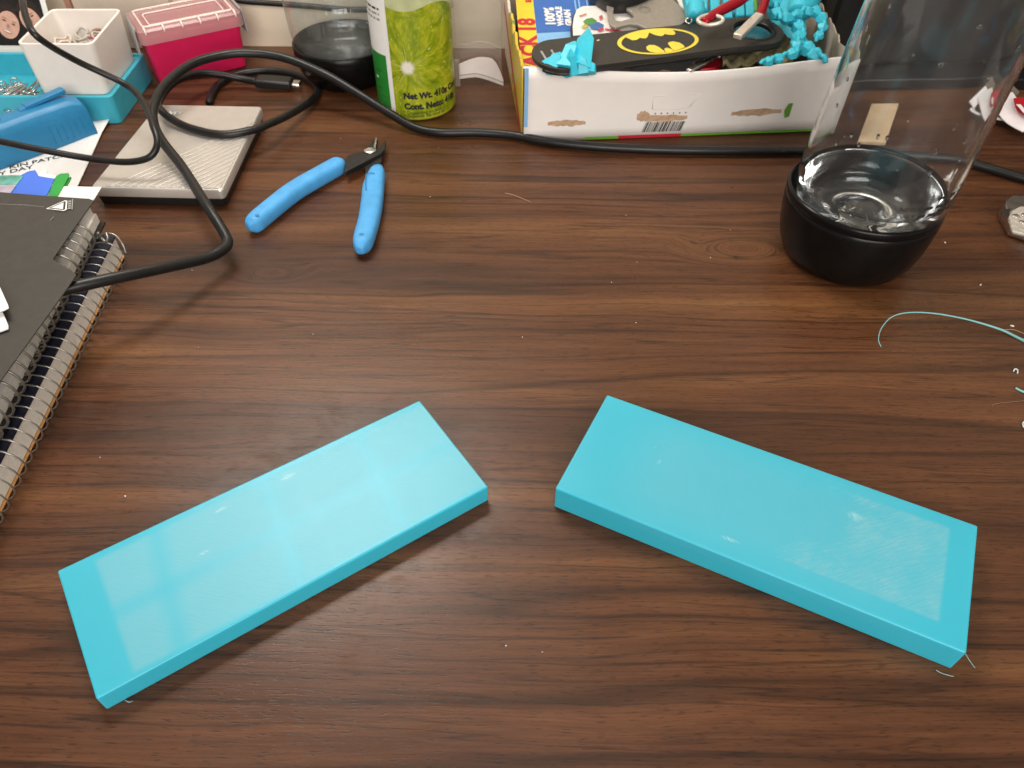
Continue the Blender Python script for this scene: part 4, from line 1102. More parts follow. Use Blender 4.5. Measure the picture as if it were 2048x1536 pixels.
fl_pts = [(0.402, 0.63), (0.408, 0.44), (0.49, 0.425), (0.525, 0.455), (0.550, 0.66)]
for a, b_ in zip(fl_pts, fl_pts[1:] + fl_pts[:1]):
    tube('flap_crease', [front_pt(a[0], a[1] * top_h(a[0]), 0.0010), front_pt(b_[0], b_[1] * top_h(b_[0]), 0.0010)], 0.00028, M_emboss, ca, n=5, sub=2)
fpatch('green_mark', [(0.838, 0.33), (0.846, 0.43), (0.860, 0.43), (0.860, 0.24), (0.846, 0.22)], M_green)

# dark block standing in for the shade at the bottom of the carton
hp = prism('dark_fill', [(0.012, 0.522, 0.0300), (0.215, 0.530, 0.0300), (0.222, 0.634, 0.0340), (0.000, 0.634, 0.0340)], 0.028, mat('carton_shade', (0.012, 0.011, 0.010), 0.9, var=0.4), None, bevel=0.004)
tag(hp, 'dark fabric standing in for the shade at the bottom of the white carton', 'filler')

# printed snack box panel inside, lettering running upwards
pp = thing('snack_box', 'flattened yellow and blue snack box with red lettering, inside the carton', 'box', (0.05, 0.575, 0.034))
o0 = Vector((0.0055, 0.512, 0.0365)); px_ = Vector((1, 0.02, 0)).normalized(); py_ = Vector((-0.055, 1.0, 0.17)).normalized()
sf = lambda x, y, l=0.0: o0 + px_ * x + py_ * y + px_.cross(py_).normalized() * l
prism('panel', [sf(0, 0), sf(0.075, 0), sf(0.075, 0.122), sf(0, 0.122)], 0.0015, M_lblue, pp, down=tuple(-px_.cross(py_)))
flat_patch('yellow_print', [sf(0, 0, .0003), sf(0.0130, 0, .0003), sf(0.0130, 0.122, .0003), sf(0, 0.122, .0003)], M_yellow, pp)
flat_patch('blue_print', [sf(0.0132, 0.058, .0003), sf(0.062, 0.062, .0003), sf(0.062, 0.122, .0003), sf(0.0132, 0.122, .0003)], M_bluep, pp)
up = lambda x, y: (lambda a, b_: sf(x - b_, y + a, .0006))
text('lettering', 'PACK 18', 0.0172, up(0.0122, 0.009), M_red, pp, offset=0.0007, spacing=1.02)
text('lettering', 'SEEN', 0.0060, up(0.0115, 0.097), M_red, pp, offset=0.0003, xs=0.7)
text('lettering', '100%', 0.0098, up(0.0275, 0.0665), M_whiteink, pp, offset=0.0005, xs=1.1)
text('lettering', 'WHOLE', 0.0062, up(0.0335, 0.0665), M_whiteink, pp, offset=0.0004, xs=1.1)
text('lettering', 'GRAIN', 0.0062, up(0.0395, 0.0665), M_whiteink, pp, offset=0.0004, xs=1.1)
for k, (x, a, b_) in enumerate(((0.0440, 0.066, 0.100), (0.0470, 0.070, 0.105), (0.0530, 0.075, 0.100), (0.0570, 0.078, 0.110))):
    flat_patch('small_print', [sf(x, a, .0006), sf(x + 0.0011, a, .0006), sf(x + 0.0011, b_, .0006), sf(x, b_, .0006)], M_lblue, pp)

# black bar opener with yellow oval emblem
op = thing('bottle_opener', 'flat black bar opener with yellow oval bat emblem and ring hole', 'opener', (0.0910, 0.5231, 0.058))
E0 = Vector((0.0116, 0.4987, 0.0585)); E1 = Vector((0.1834, 0.5464, 0.06))
U_ = (E1 - E0).normalized(); LU = (E1 - E0).length
Vt = Vector((-0.12, 0.99, 0.05)); Vt = (Vt - U_ * Vt.dot(U_)).normalized(); Wn = U_.cross(Vt).normalized()
of = lambda a, v, l=0.0: E0 + U_ * a + Vt * v + Wn * l
def half_w(a):
    t = a / LU
    w = 0.0205 - 0.0012 * math.exp(-((t - 0.66) / 0.13) ** 2)
    e = min(t * LU, LU - t * LU)
    R_ = 0.0185
    if e < R_: w *= math.sqrt(max(0.0, 1 - ((R_ - e) / R_) ** 2))
    return w
N = 56
tt = [LU * (0.5 - 0.5 * math.cos(math.pi * i / N)) for i in range(N + 1)]
outline = [(a, -half_w(a)) for a in tt] + [(a, half_w(a)) for a in reversed(tt[1:-1])]
hole = ellipse(LU - 0.0205, 0.0, 0.0130, 0.0132, len(outline))
# match outline and hole point order by angle about the hole centre using a fan of quads
bm = bmesh.new()
ov = [bm.verts.new(of(a, v, 0.0014)) for a, v in outline]
hv = [bm.verts.new(of(a, v, 0.0014)) for a, v in hole]
oe = [bm.edges.new((ov[i], ov[(i + 1) % len(ov)])) for i in range(len(ov))]
he = [bm.edges.new((hv[i], hv[(i + 1) % len(hv)])) for i in range(len(hv))]
r = bmesh.ops.triangle_fill(bm, edges=oe + he, use_beauty=True)
bad = [f for f in bm.faces if (f.calc_center_median() - of(LU - 0.0205, 0, 0.0014)).length < 0.010]
if bad: bmesh.ops.delete(bm, geom=bad, context='FACES_ONLY')
ext = bmesh.ops.extrude_face_region(bm, geom=bm.faces[:])
bmesh.ops.translate(bm, verts=[g for g in ext['geom'] if isinstance(g, bmesh.types.BMVert)], vec=-Wn * 0.0028)
bm.verts.index_update()
vs = [v.co.copy() for v in bm.verts]; fs = [tuple(v.index for v in f.verts) for f in bm.faces]; bm.free()
M_opener = mat('opener_black', (0.026, 0.023, 0.019), 0.42, var=0.12, scale=300, bump=0.1)
bar = mesh('bar', vs, fs, M_opener, op, bevel=0.0007)
rim = [of(a, v, 0.0006) for a, v in ellipse(LU - 0.0205, 0.0, 0.0142, 0.0144, 36)]
vs, fs = sweep(rim, 0.0017, 8, closed=True); mesh('ring_rim', vs, fs, M_black, op, smooth=True)
tube('lower_lip', [of(a, -half_w(a) + 0.0004, -0.0022) for a in tt[5:-4:3]], 0.0011, M_black, op, n=6, sub=2)
EC = (LU * 0.492, 0.0005)
def em_pt(x, y, l):
    """emblem point from drawing units (oval half axes 775 x 232)"""
    base = 787 - (x - 1020) * 0.104
    return of(EC[0] + (x - 1020) / 775.0 * 0.0285, EC[1] + (base - y) / 225.0 * 0.0172, l)
oval = flat_patch('emblem_oval', [of(EC[0] + x, EC[1] + y, 0.0017) for x, y in ellipse(0, 0, 0.0285, 0.0178, 48)], M_emblem, op)
flat_patch('emblem_field', [of(EC[0] + x, EC[1] + y, 0.00185) for x, y in ellipse(0, -0.0002, 0.0257, 0.0156, 48)], M_opener, oval)
for pts in ([(470, 705), (520, 740), (560, 775), (640, 772), (700, 745), (735, 728), (780, 742), (840, 740), (900, 700), (975, 632), (975, 575), (800, 600), (620, 640)],
            [(975, 632), (1040, 680), (1130, 705), (1190, 690), (1235, 662), (1290, 678), (1370, 685), (1430, 665), (1450, 625), (1440, 590), (1300, 560), (1120, 560), (975, 575)],
            [(690, 950), (720, 900), (800, 866), (890, 870), (940, 910), (975, 985), (960, 1010), (820, 1015), (710, 990)],
            [(985, 985), (1010, 940), (1070, 920), (1120, 940), (1140, 970), (1100, 1000), (1000, 1012)],
            [(1140, 965), (1145, 850), (1180, 822), (1270, 806), (1370, 830), (1402, 880), (1395, 915), (1300, 945), (1160, 980)]):
    flat_patch('emblem_shape', [em_pt(x, y, 0.0020) for x, y in pts], M_emblem, oval)
for k in range(2):
    flat_patch('fine_print', [of(0.0065 + k * 0.007, -0.009, 0.0017), of(0.0080 + k * 0.007, -0.009, 0.0017), of(0.0080 + k * 0.007, 0.006, 0.0017), of(0.0065 + k * 0.007, 0.006, 0.0017)], M_greyink, op)
flat_patch('paint_chip', [of(0.0475, 0.010, 0.0017), of(0.0500, 0.0105, 0.0017), of(0.0503, 0.0120, 0.0017), of(0.0478, 0.0118, 0.0017)], mat('chip', (0.45, 0.42, 0.22), 0.7), op)

# white keyring tag with coloured map
kt = thing('keyring_tag', 'white rounded key tag with a coloured map drawing inside the carton', 'tag', (0.0575, 0.5699, 0.0521))
out_ = [(0.0394, 0.5523, 0.05), (0.0396, 0.5661, 0.0517), (0.0412, 0.5799, 0.0533), (0.0439, 0.5908, 0.0544), (0.0489, 0.5959, 0.055), (0.0683, 0.5971, 0.0551), (0.0858, 0.5969, 0.055), (0.0910, 0.5811, 0.0533), (0.0927, 0.5600, 0.0508)]
prism('tag_edge', [(x, y, z - 0.0004) for x, y, z in out_], 0.003, M_black, kt, bevel=0.0008)
cen = sum((Vector(p) for p in out_), Vector()) / len(out_)
inn = [cen + (Vector(p) - cen) * 0.93 for p in out_]
prism('tag_face', [p + Vector((0, 0, 0.0010)) for p in inn], 0.0009, mat('tag_white', (0.78, 0.73, 0.68), 0.3), kt, bevel=0.0003)
for (pts, c_) in (([(0.0487, 0.5705, 0.0539), (0.0511, 0.5746, 0.0544), (0.0555, 0.5760, 0.0546), (0.0589, 0.5720, 0.0541), (0.0572, 0.5679, 0.0536), (0.0517, 0.5663, 0.0535)], (0.08, 0.25, 0.06)),
                  ([(0.0528, 0.5663, 0.0535), (0.0595, 0.5707, 0.0539), (0.0636, 0.5665, 0.0535), (0.0610, 0.5598, 0.0527), (0.0540, 0.5611, 0.0528)], (0.06, 0.15, 0.36)),
                  ([(0.0582, 0.5597, 0.0527), (0.0627, 0.5632, 0.0531), (0.0632, 0.5598, 0.0527), (0.0595, 0.5579, 0.0524)], (0.5, 0.05, 0.08)),
                  ([(0.0469, 0.5637, 0.0531), (0.0500, 0.5677, 0.0536), (0.0527, 0.5650, 0.0533), (0.0490, 0.5610, 0.0528)], (0.45, 0.40, 0.10)),
                  ([(0.0458, 0.5786, 0.0549), (0.0514, 0.5822, 0.0553), (0.0521, 0.5809, 0.0551), (0.0468, 0.5773, 0.0547)], (0.5, 0.15, 0.10)),
                  ([(0.0607, 0.5783, 0.0548), (0.0630, 0.5803, 0.0551), (0.0635, 0.5762, 0.0546), (0.0611, 0.5727, 0.0542)], (0.45, 0.12, 0.10)),
                  ([(0.0640, 0.5620, 0.0529), (0.0725, 0.5601, 0.0527), (0.0756, 0.5589, 0.0525), (0.0754, 0.5562, 0.0522), (0.0639, 0.5599, 0.0527)], (0.10, 0.09, 0.08))):
    mm = mat('map_ink_%d' % int(c_[0] * 100 + c_[1] * 1000 + c_[2] * 10000), c_, 0.4)
    flat_patch('map_shape', [(x, y, z + 0.0002) for x, y, z in pts], mm, kt)

# grey steel multi tool with hook
mt = thing('multi_tool', 'flat grey steel pocket tool with a hooked arm lying over the key tag', 'tool', (0.0934, 0.5530, 0.066))
tool_pts = [(0.0672, 0.6051, 0.0648), (0.0663, 0.5899, 0.0620), (0.0661, 0.5767, 0.0595), (0.0662, 0.5684, 0.0579), (0.0673, 0.5609, 0.0564), (0.0709, 0.5573, 0.0556), (0.0752, 0.5593, 0.0560), (0.0815, 0.5622, 0.0565), (0.0868, 0.5614, 0.0564), (0.0915, 0.5578, 0.0556), (0.0951, 0.5558, 0.0552), (0.1057, 0.5585, 0.0557), (0.1174, 0.5615, 0.0562), (0.1213, 0.5653, 0.0570), (0.1226, 0.5698, 0.0579), (0.1225, 0.5762, 0.0591), (0.1199, 0.5839, 0.0606), (0.1156, 0.5912, 0.0620), (0.1083, 0.6048, 0.0645), (0.0870, 0.6028, 0.0643), (0.0852, 0.5904, 0.0620), (0.0855, 0.5884, 0.0616), (0.0808, 0.5843, 0.0609), (0.0802, 0.5803, 0.0601), (0.0834, 0.5765, 0.0594), (0.0854, 0.5721, 0.0585), (0.0836, 0.5688, 0.0579), (0.0756, 0.5649, 0.0571), (0.0718, 0.5654, 0.0572), (0.0703, 0.5679, 0.0577), (0.0702, 0.5736, 0.0589), (0.0720, 0.5861, 0.0612), (0.0720, 0.5901, 0.0620), (0.0729, 0.6052, 0.0648)]
steel = prism('plate', tool_pts, 0.0022, M_toolgrey, mt, bevel=0.0004)
tc = Vector((0.0932, 0.5782, 0.0597)); ring = []
for rr_ in (0.0042, 0.0028):
    ring = [tc + Vector((rr_ * math.cos(t), rr_ * math.sin(t) * 0.95, rr_ * math.sin(t) * 0.22 + 0.0001)) for t in [2 * math.pi * k / 20 for k in range(20)]]
    vs, fs = sweep(ring, 0.00018, 4, closed=True); mesh('engraved_ring', vs, fs, mat('engraving', (0.16, 0.14, 0.12), 0.6), mt)
kr = [(0.1194, 0.5485, 0.066), (0.1218, 0.5494, 0.065), (0.1216, 0.5468, 0.064), (0.1198, 0.5455, 0.0635), (0.1178, 0.5467, 0.064), (0.1179, 0.5484, 0.065)]
tag(tube('split_ring', kr, 0.0006, M_steel, n=6, sub=4, closed=True), 'small steel split ring beside the grey pocket tool', 'key ring')

# red carabiner with silver gate
cb = thing('carabiner', 'red anodised carabiner with a silver gate through the opener hole', 'carabiner', (0.1553, 0.5611, 0.06))
body = [(0.1264, 0.5305, 0.0705), (0.1320, 0.5373, 0.0715), (0.1426, 0.5459, 0.0735), (0.1533, 0.5539, 0.0755), (0.1626, 0.5644, 0.077), (0.1696, 0.5687, 0.0775), (0.1719, 0.5592, 0.077), (0.1697, 0.5491, 0.0755), (0.1663, 0.5405, 0.0735), (0.1633, 0.5363, 0.0725)]
tube('body', body, [0.0028, 0.0036, 0.0041, 0.0041, 0.0038, 0.0036, 0.0034, 0.0031, 0.0030, 0.0026], M_redmetal, cb, n=12, flat=0.8)
rbar('gate', (0.1635, 0.5341, 0.074), (0.1450, 0.5107, 0.069), 0.0062, 0.0035, mat('gate_silver', (0.72, 0.66, 0.58), 0.35, metal=0.7), cb, 0.0008)
gc = Vector((0.1556, 0.5251, 0.0752)); flat_patch('gate_pin', [gc + Vector((0.0009 * math.cos(t), 0.0009 * math.sin(t), 0.0002)) for t in [2 * math.pi * k / 12 for k in range(12)]], M_latch, cb)
bigring = [(0.1220, 0.5295, 0.0715), (0.1253, 0.5345, 0.0725), (0.1328, 0.5372, 0.0725), (0.1392, 0.5341, 0.0715), (0.1372, 0.5304, 0.07), (0.1288, 0.5294, 0.069)]
tag(tube('key_ring', bigring, 0.0013, mat('pale_ring', (0.78, 0.70, 0.60), 0.35, metal=0.5), n=8, sub=5, closed=True), 'pale flat key ring on the red carabiner', 'key ring')

# keys under the opener
ky = thing('key', 'silver key edge sticking up by the carton rim below the opener', 'key', (0.1277, 0.5113, 0.05))
rbar('blade', (0.1147, 0.4984, 0.052), (0.1364, 0.5207, 0.052), 0.0042, 0.0016, M_steel, ky, 0.0003)
rbar('bow', (0.1364, 0.5207, 0.052), (0.1426, 0.5283, 0.0515), 0.0062, 0.0018, M_steel, ky, 0.0004)
rk = prism('red_tag', [(0.1258, 0.5151, 0.0455), (0.1361, 0.5274, 0.047), (0.1467, 0.5309, 0.049), (0.1435, 0.5244, 0.047), (0.1369, 0.5165, 0.046)], 0.004, M_redmetal, bevel=0.0008)
tag(rk, 'red shiny tag under the black opener beside the silver key', 'tag')
rk2 = prism('metal_tag', [(0.1217, 0.5208, 0.047), (0.1279, 0.5265, 0.048), (0.1297, 0.5250, 0.048), (0.1239, 0.5178, 0.047)], 0.002, M_steel, bevel=0.0004)
tag(rk2, 'small steel tab in the dark gap under the opener', 'tab')
random.seed(8)
bh = prism('brown_scrap', [(0.0652, 0.5133, 0.045), (0.0716, 0.5165, 0.045), (0.0793, 0.5190, 0.045), (0.0774, 0.5128, 0.045), (0.0675, 0.5089, 0.045)], 0.004, mat('brown_scrap', (0.20, 0.12, 0.09), 0.8, var=0.4), bevel=0.0006)
tag(bh, 'brown leathery scrap in the shadow under the opener', 'scrap')
bh2 = prism('brown_scrap', [(0.0946, 0.5095, 0.045), (0.1002, 0.5145, 0.0455), (0.1061, 0.5142, 0.045), (0.1011, 0.5074, 0.045)], 0.004, mat('brown_scrap_light', (0.30, 0.22, 0.15), 0.8, var=0.4), bevel=0.0006)
tag(bh2, 'tan scrap wedged at the carton rim under the opener', 'scrap')

# camouflage cloth: crumpled sheet
vs = []; fs = []; nx_, ny_ = 22, 12
c00, c10, c01 = Vector((0.1393, 0.5100, 0.05)), Vector((0.1879, 0.5164, 0.05)), Vector((0.1459, 0.5418, 0.054))
for i in range(nx_ + 1):
    for j in range(ny_ + 1):
        p = c00 + (c10 - c00) * (i / nx_) + (c01 - c00) * (j / ny_)
        z = 0.0020 * math.sin(i * 1.3 + j * 0.7) + 0.0016 * math.sin(j * 1.9 - i * 0.5) + random.uniform(-0.0006, 0.0006)
        vs.append(p + Vector((0, 0, z)))
for i in range(nx_):
    for j in range(ny_):
        k = i * (ny_ + 1) + j; fs.append((k, k + ny_ + 1, k + ny_ + 2, k + 1))
cl_ = mesh('camouflage_cloth', vs, fs, M_camo, smooth=True)
sd = cl_.modifiers.new('solid', 'SOLIDIFY'); sd.thickness = 0.0012
tag(cl_, 'crumpled olive and brown patterned cloth below the opener ring', 'cloth')

# cyan crystal cluster
cy = thing('crystal_toy', 'cyan faceted crystal cluster sticking over the carton rim', 'toy', (0.0365, 0.5079, 0.054))
def shard(base, tip, r0, r1, n=5, ph=0.0):
    base, tip = Vector(base), Vector(tip)
    t = (tip - base).normalized(); s = t.orthogonal().normalized(); u = t.cross(s)
    mid = base.lerp(tip, 0.72)
    rings = []
    for c_, r in ((base, r0), (mid, r1), (tip, r1 * 0.18)):
        rings.append([c_ + (s * math.cos(2 * math.pi * k / n + ph) + u * math.sin(2 * math.pi * k / n + ph)) * r for k in range(n)])
    loft('shard', rings, M_cyan, cy)
shard((0.0420, 0.4889, 0.056), (0.0478, 0.5136, 0.072), 0.0080, 0.0058, 5, 0.3)
shard((0.0322, 0.4872, 0.056), (0.0389, 0.5053, 0.067), 0.0075, 0.0062, 5, 1.0)
shard((0.0259, 0.4911, 0.0555), (0.0296, 0.4963, 0.064), 0.0070, 0.0055, 5, 0.1)
shard((0.0374, 0.4849, 0.0545), (0.0351, 0.4900, 0.069), 0.0038, 0.0030, 4, 0.5)
shard((0.0201, 0.4920, 0.055), (0.0266, 0.4979, 0.059), 0.0060, 0.0042, 5, 0.7)
shard((0.0485, 0.4869, 0.055), (0.0493, 0.4918, 0.06), 0.0042, 0.0036, 6, 0.2)
shard((0.0437, 0.4882, 0.055), (0.0421, 0.4906, 0.065), 0.0055, 0.0042, 5, 0.9)

# cyan articulated toy (linked segments) and comb-like print
dr = thing('articulated_toy', 'cyan articulated printed creature with linked knobbly segments in the carton corner', 'toy', (0.2041, 0.5612, 0.05))
def ico(c_, r, sc=(1, 1, 1), rot=0.0, name='segment', m=None, sub=1):
    bm = bmesh.new(); bmesh.ops.create_icosphere(bm, subdivisions=sub, radius=r)
    R_ = Matrix.Rotation(rot, 3, 'Z')
    vs = [Vector(c_) + R_ @ Vector((v.co.x * sc[0], v.co.y * sc[1], v.co.z * sc[2])) for v in bm.verts]
    fs = [tuple(v.index for v in f.verts) for f in bm.faces]; bm.free()
    return mesh(name, vs, fs, m or M_cyan, dr, smooth=sub > 1)
def chain(pts, r0, r1, n):
    path = catmull(pts, 12); L = len(path) - 1
    for k in range(n):
        t = k / (n - 1); i = int(t * L); p = path[i]
        d = (path[min(i + 2, L)] - path[max(i - 2, 0)]).normalized()
        r = r0 + (r1 - r0) * t
        s = d.cross(Vector((0, 0, 1)));
        if s.length < 1e-4: s = Vector((1, 0, 0))
        s.normalize(); u = s.cross(d)
        rings = []
        for (a, q) in ((-0.85, 0.60), (-0.35, 1.08), (0.25, 0.92), (0.75, 0.40)):
            rings.append([p + d * r * a * 1.1 + (s * math.cos(2 * math.pi * j / 5 + k * 0.6) + u * math.sin(2 * math.pi * j / 5 + k * 0.6) * 0.85) * r * q for j in range(5)])
        o = loft('segment', rings, M_cyan, dr, bevel=0.0003)
        ear = [p + s * r * 0.7, p + s * r * 1.25 - d * r * 0.5 + u * r * 0.3]
        tube('link', [p + d * r * 0.5 + u * r * 0.2, p + d * r * 1.15 + u * r * 0.55, p + d * r * 1.7 + u * r * 0.1], r * 0.33, M_cyan, o, n=6, sub=3)
chain([(0.1810, 0.5640, 0.07), (0.1798, 0.5457, 0.069), (0.1880, 0.5425, 0.069), (0.1974, 0.5487, 0.07), (0.2055, 0.5506, 0.07), (0.2092, 0.5455, 0.068), (0.2095, 0.5380, 0.065), (0.2057, 0.5305, 0.062)], 0.0055, 0.0036, 9)
chain([(0.1915, 0.5451, 0.066), (0.1937, 0.5352, 0.064), (0.1906, 0.5246, 0.061), (0.1877, 0.5167, 0.057), (0.1770, 0.5118, 0.055), (0.1677, 0.5067, 0.0545)], 0.0055, 0.0038, 7)
chain([(0.1933, 0.5270, 0.058), (0.1979, 0.5200, 0.057), (0.2013, 0.5158, 0.0555)], 0.0062, 0.0055, 3)
bd = [(0.2001, 0.6193, 0.056), (0.2007, 0.5916, 0.052), (0.1994, 0.5704, 0.049), (0.1976, 0.5546, 0.047), (0.1971, 0.5444, 0.045)]
tube('body', bd, [0.012, 0.0115, 0.0110, 0.009, 0.006], M_cyan, dr, n=16)
tube('body', [(0.2151, 0.5942, 0.066), (0.2048, 0.5735, 0.066), (0.1991, 0.5625, 0.064)], [0.0095, 0.0105, 0.007], M_cyan, dr, n=14)
tube('body', [(0.1587, 0.5764, 0.044), (0.1721, 0.5732, 0.044), (0.1864, 0.5718, 0.044)], [0.007, 0.0085, 0.0085], M_cyan_dull, dr, n=12)
cp = thing('comb_print', 'cyan printed rack with parallel bars behind the red carabiner', 'toy', (0.1507, 0.6050, 0.05))
for (a, b_, r) in (((0.1260, 0.5900, 0.066), (0.1258, 0.5606, 0.062), 0.0048), ((0.1355, 0.5903, 0.066), (0.1320, 0.5652, 0.063), 0.0036), ((0.1450, 0.5938, 0.0655), (0.1411, 0.5608, 0.06), 0.0034), ((0.1538, 0.5940, 0.0655), (0.1503, 0.5610, 0.06), 0.0030), ((0.1633, 0.5942, 0.0655), (0.1595, 0.5647, 0.06), 0.0030), ((0.1703, 0.5944, 0.0655), (0.1667, 0.5649, 0.06), 0.0030)):
    rbar('bar', a, b_, r * 2, r * 1.6, M_cyan, cp, r * 0.3)
rbar('cross_bar', (0.1246, 0.5772, 0.059), (0.1711, 0.5755, 0.058), 0.006, 0.005, M_cyan_dull, cp, 0.001)
tube('knob', [(0.1273, 0.5671, 0.067), (0.1264, 0.5555, 0.064)], [0.0062, 0.0058], M_cyan, cp, n=12)
gb = prism('green_card', [(0.1807, 0.6289, 0.056), (0.1853, 0.6290, 0.056), (0.1787, 0.5920, 0.0545), (0.1742, 0.5919, 0.0545)], 0.001, M_green)
tag(gb, 'narrow green card strip beside the red carabiner', 'card')
wc2 = prism('paper_wrap', [(0.1185, 0.6161, 0.06), (0.1288, 0.6164, 0.06), (0.1254, 0.5816, 0.058), (0.1214, 0.5889, 0.058)], 0.001, M_paper)
tag(wc2, 'white paper corner between grey pocket tool and cyan rack', 'paper')
bkc = thing('black_pouch', 'black pouch behind the grey pocket tool in the carton', 'pouch', (0.0805, 0.6227, 0.05))
tube('pouch_body', [(0.0615, 0.6127, 0.06), (0.0744, 0.5923, 0.064), (0.0959, 0.6044, 0.064)], [0.010, 0.013, 0.012], M_black, bkc, n=14)

# ================================================================ dark things at the back right
dk = thing('black_case', 'large black case standing behind the carton and the water bottle', 'case', (0.32, 0.62, 0))
prism('case_body', [(0.2420, 0.6050, 0.20), (0.56, 0.6050, 0.20), (0.56, 0.648, 0.20), (0.2420, 0.648, 0.20)], 0.190, M_darkbox, dk, bevel=0.003)
box('case_foot', (0.2450, 0.5830, 0.0004), (0.56, 0.648, 0.0090), M_darkbox, dk, bevel=0.001)
M_dkgreen = mat('dark_olive', (0.035, 0.04, 0.012), 0.6, var=0.3)
og = prism('olive_box', [(0.2345, 0.6420, 0.13), (0.2405, 0.6420, 0.13), (0.2405, 0.6490, 0.13), (0.2345, 0.6490, 0.13)], 0.1296, M_dkgreen, None, bevel=0.0005)
tag(og, 'narrow dark olive spine standing between carton and black case', 'box')
tg = prism('grey_wedge', [(0.3640, 0.5599, 0.0105), (0.3804, 0.5594, 0.0105), (0.3661, 0.5578, 0.02), (0.3616, 0.5577, 0.02)], 0.003, mat('taupe', (0.20, 0.17, 0.13), 0.6), None, bevel=0.0004)
tag(tg, 'small taupe wedge resting on the foot of the black case', 'wedge')

# lanyard with red badge print
ln = thing('lanyard', 'white woven lanyard loop with a red round print, beside the water bottle', 'lanyard', (0.3709, 0.5432, 0))
def ribbon(pts, w, m, parent, name='strap', th=0.0012, tilt=0.0):
    path = catmull(pts, 8); vs = []; fs = []; N = len(path)
    for i, p in enumerate(path):
        t = path[min(i + 1, N - 1)] - path[max(i - 1, 0)]; t.normalize()
        s = Vector((0, 0, 1)).cross(t).normalized(); u = t.cross(s)
        s2 = s * math.cos(tilt) + u * math.sin(tilt); u2 = s2.cross(t) * -1
        for (a, b_) in ((-1, -1), (1, -1), (1, 1), (-1, 1)): vs.append(p + s2 * a * w / 2 + u2 * b_ * th / 2)
    for i in range(N - 1):
        for k in range(4):
            l = (k + 1) % 4; fs.append((i * 4 + k, i * 4 + l, (i + 1) * 4 + l, (i + 1) * 4 + k))
    fs += [(3, 2, 1, 0), tuple((N - 1) * 4 + k for k in range(4))]
    return mesh(name, vs, fs, m, parent, bevel=0.0003)
ribbon([(0.3806, 0.5124, 0.004), (0.3687, 0.5259, 0.004), (0.3555, 0.5293, 0.004), (0.3479, 0.5332, 0.005), (0.3455, 0.5373, 0.006)], 0.0100, M_cloth, ln, tilt=0.35)
ribbon([(0.3453, 0.5404, 0.0075), (0.3577, 0.5496, 0.01), (0.3644, 0.5536, 0.012)], 0.0085, M_cloth, ln, tilt=0.35)
sec = ribbon([(0.3608, 0.5504, 0.012), (0.3587, 0.5319, 0.012), (0.3601, 0.5185, 0.0105), (0.3663, 0.5091, 0.0095)], 0.0165, M_cloth, ln, tilt=0.30)
rp_ = [(0.3616, 0.5347, 0.0175), (0.3704, 0.5364, 0.0175), (0.3792, 0.5320, 0.0175), (0.3673, 0.5061, 0.0175), (0.3596, 0.5116, 0.0168), (0.3576, 0.5166, 0.0168), (0.3581, 0.5236, 0.017)]
badge = prism('red_badge', rp_, 0.0010, mat('badge_red', (0.42, 0.008, 0.015), 0.6), ln, bevel=0.0002)
n0 = Vector((0.3563, 0.5117, 0.0178)); text('badge_letter', '1', 0.0150, plane_fn((0.3542, 0.5109, 0.0186), (1, 0.04, 0), (0, 1, 0.05)), M_cloth, badge, offset=0.0006, xs=1.2)
box('metal_patch', (0.366, 0.535, 0.0006), (0.385, 0.555, 0.0022), M_navy, ln)

# tan card behind the water bottle
tn = prism('tan_card', [(0.2415, 0.4996, 0.003), (0.2620, 0.4972, 0.003), (0.2903, 0.5552, 0.003), (0.2677, 0.5555, 0.003)], 0.0026, M_tan, bevel=0.0004)
tag(tn, 'small tan cardboard piece lying behind the big water bottle', 'cardboard')

# ================================================================ big water bottle with water
BC = (0.196, 0.372); LEAN = (0.045, 0.0)
wb = thing('water_bottle', 'large clear bottle on a black base cup with a little water inside', 'bottle', (BC[0], BC[1], 0))
lathe('base_cup', [(0.0, 0.0006), (0.0300, 0.0006), (0.0332, 0.0016), (0.0360, 0.0045), (0.0388, 0.0105), (0.0407, 0.0185), (0.0418, 0.0270), (0.0424, 0.0350), (0.0425, 0.0385), (0.0421, 0.0388), (0.0421, 0.0394), (0.0425, 0.0397), (0.0424, 0.0425), (0.0416, 0.0440), (0.0407, 0.0440), (0.0400, 0.0400), (0.0385, 0.0250), (0.0300, 0.0125), (0.0, 0.0120)], BC, M_cup, wb, n=96)
wall_p = [(0.0, 0.0265), (0.006, 0.0262), (0.011, 0.0235), (0.0165, 0.0170), (0.024, 0.0145), (0.032, 0.0175), (0.0375, 0.0260), (0.0397, 0.0370), (0.0404, 0.0445), (0.0408, 0.0520), (0.0406, 0.0700), (0.0400, 0.0900), (0.0392, 0.1150), (0.0384, 0.1400), (0.0376, 0.1700), (0.0365, 0.2000), (0.030, 0.2250), (0.018, 0.2420), (0.014, 0.2500)]
inner_p = [(max(0.0, r - 0.0017), z + 0.0012 if z < 0.03 else z) for r, z in wall_p]
wl = lathe('bottle_wall', wall_p + inner_p[::-1], BC, M_glass, wb, n=96, lean=LEAN)
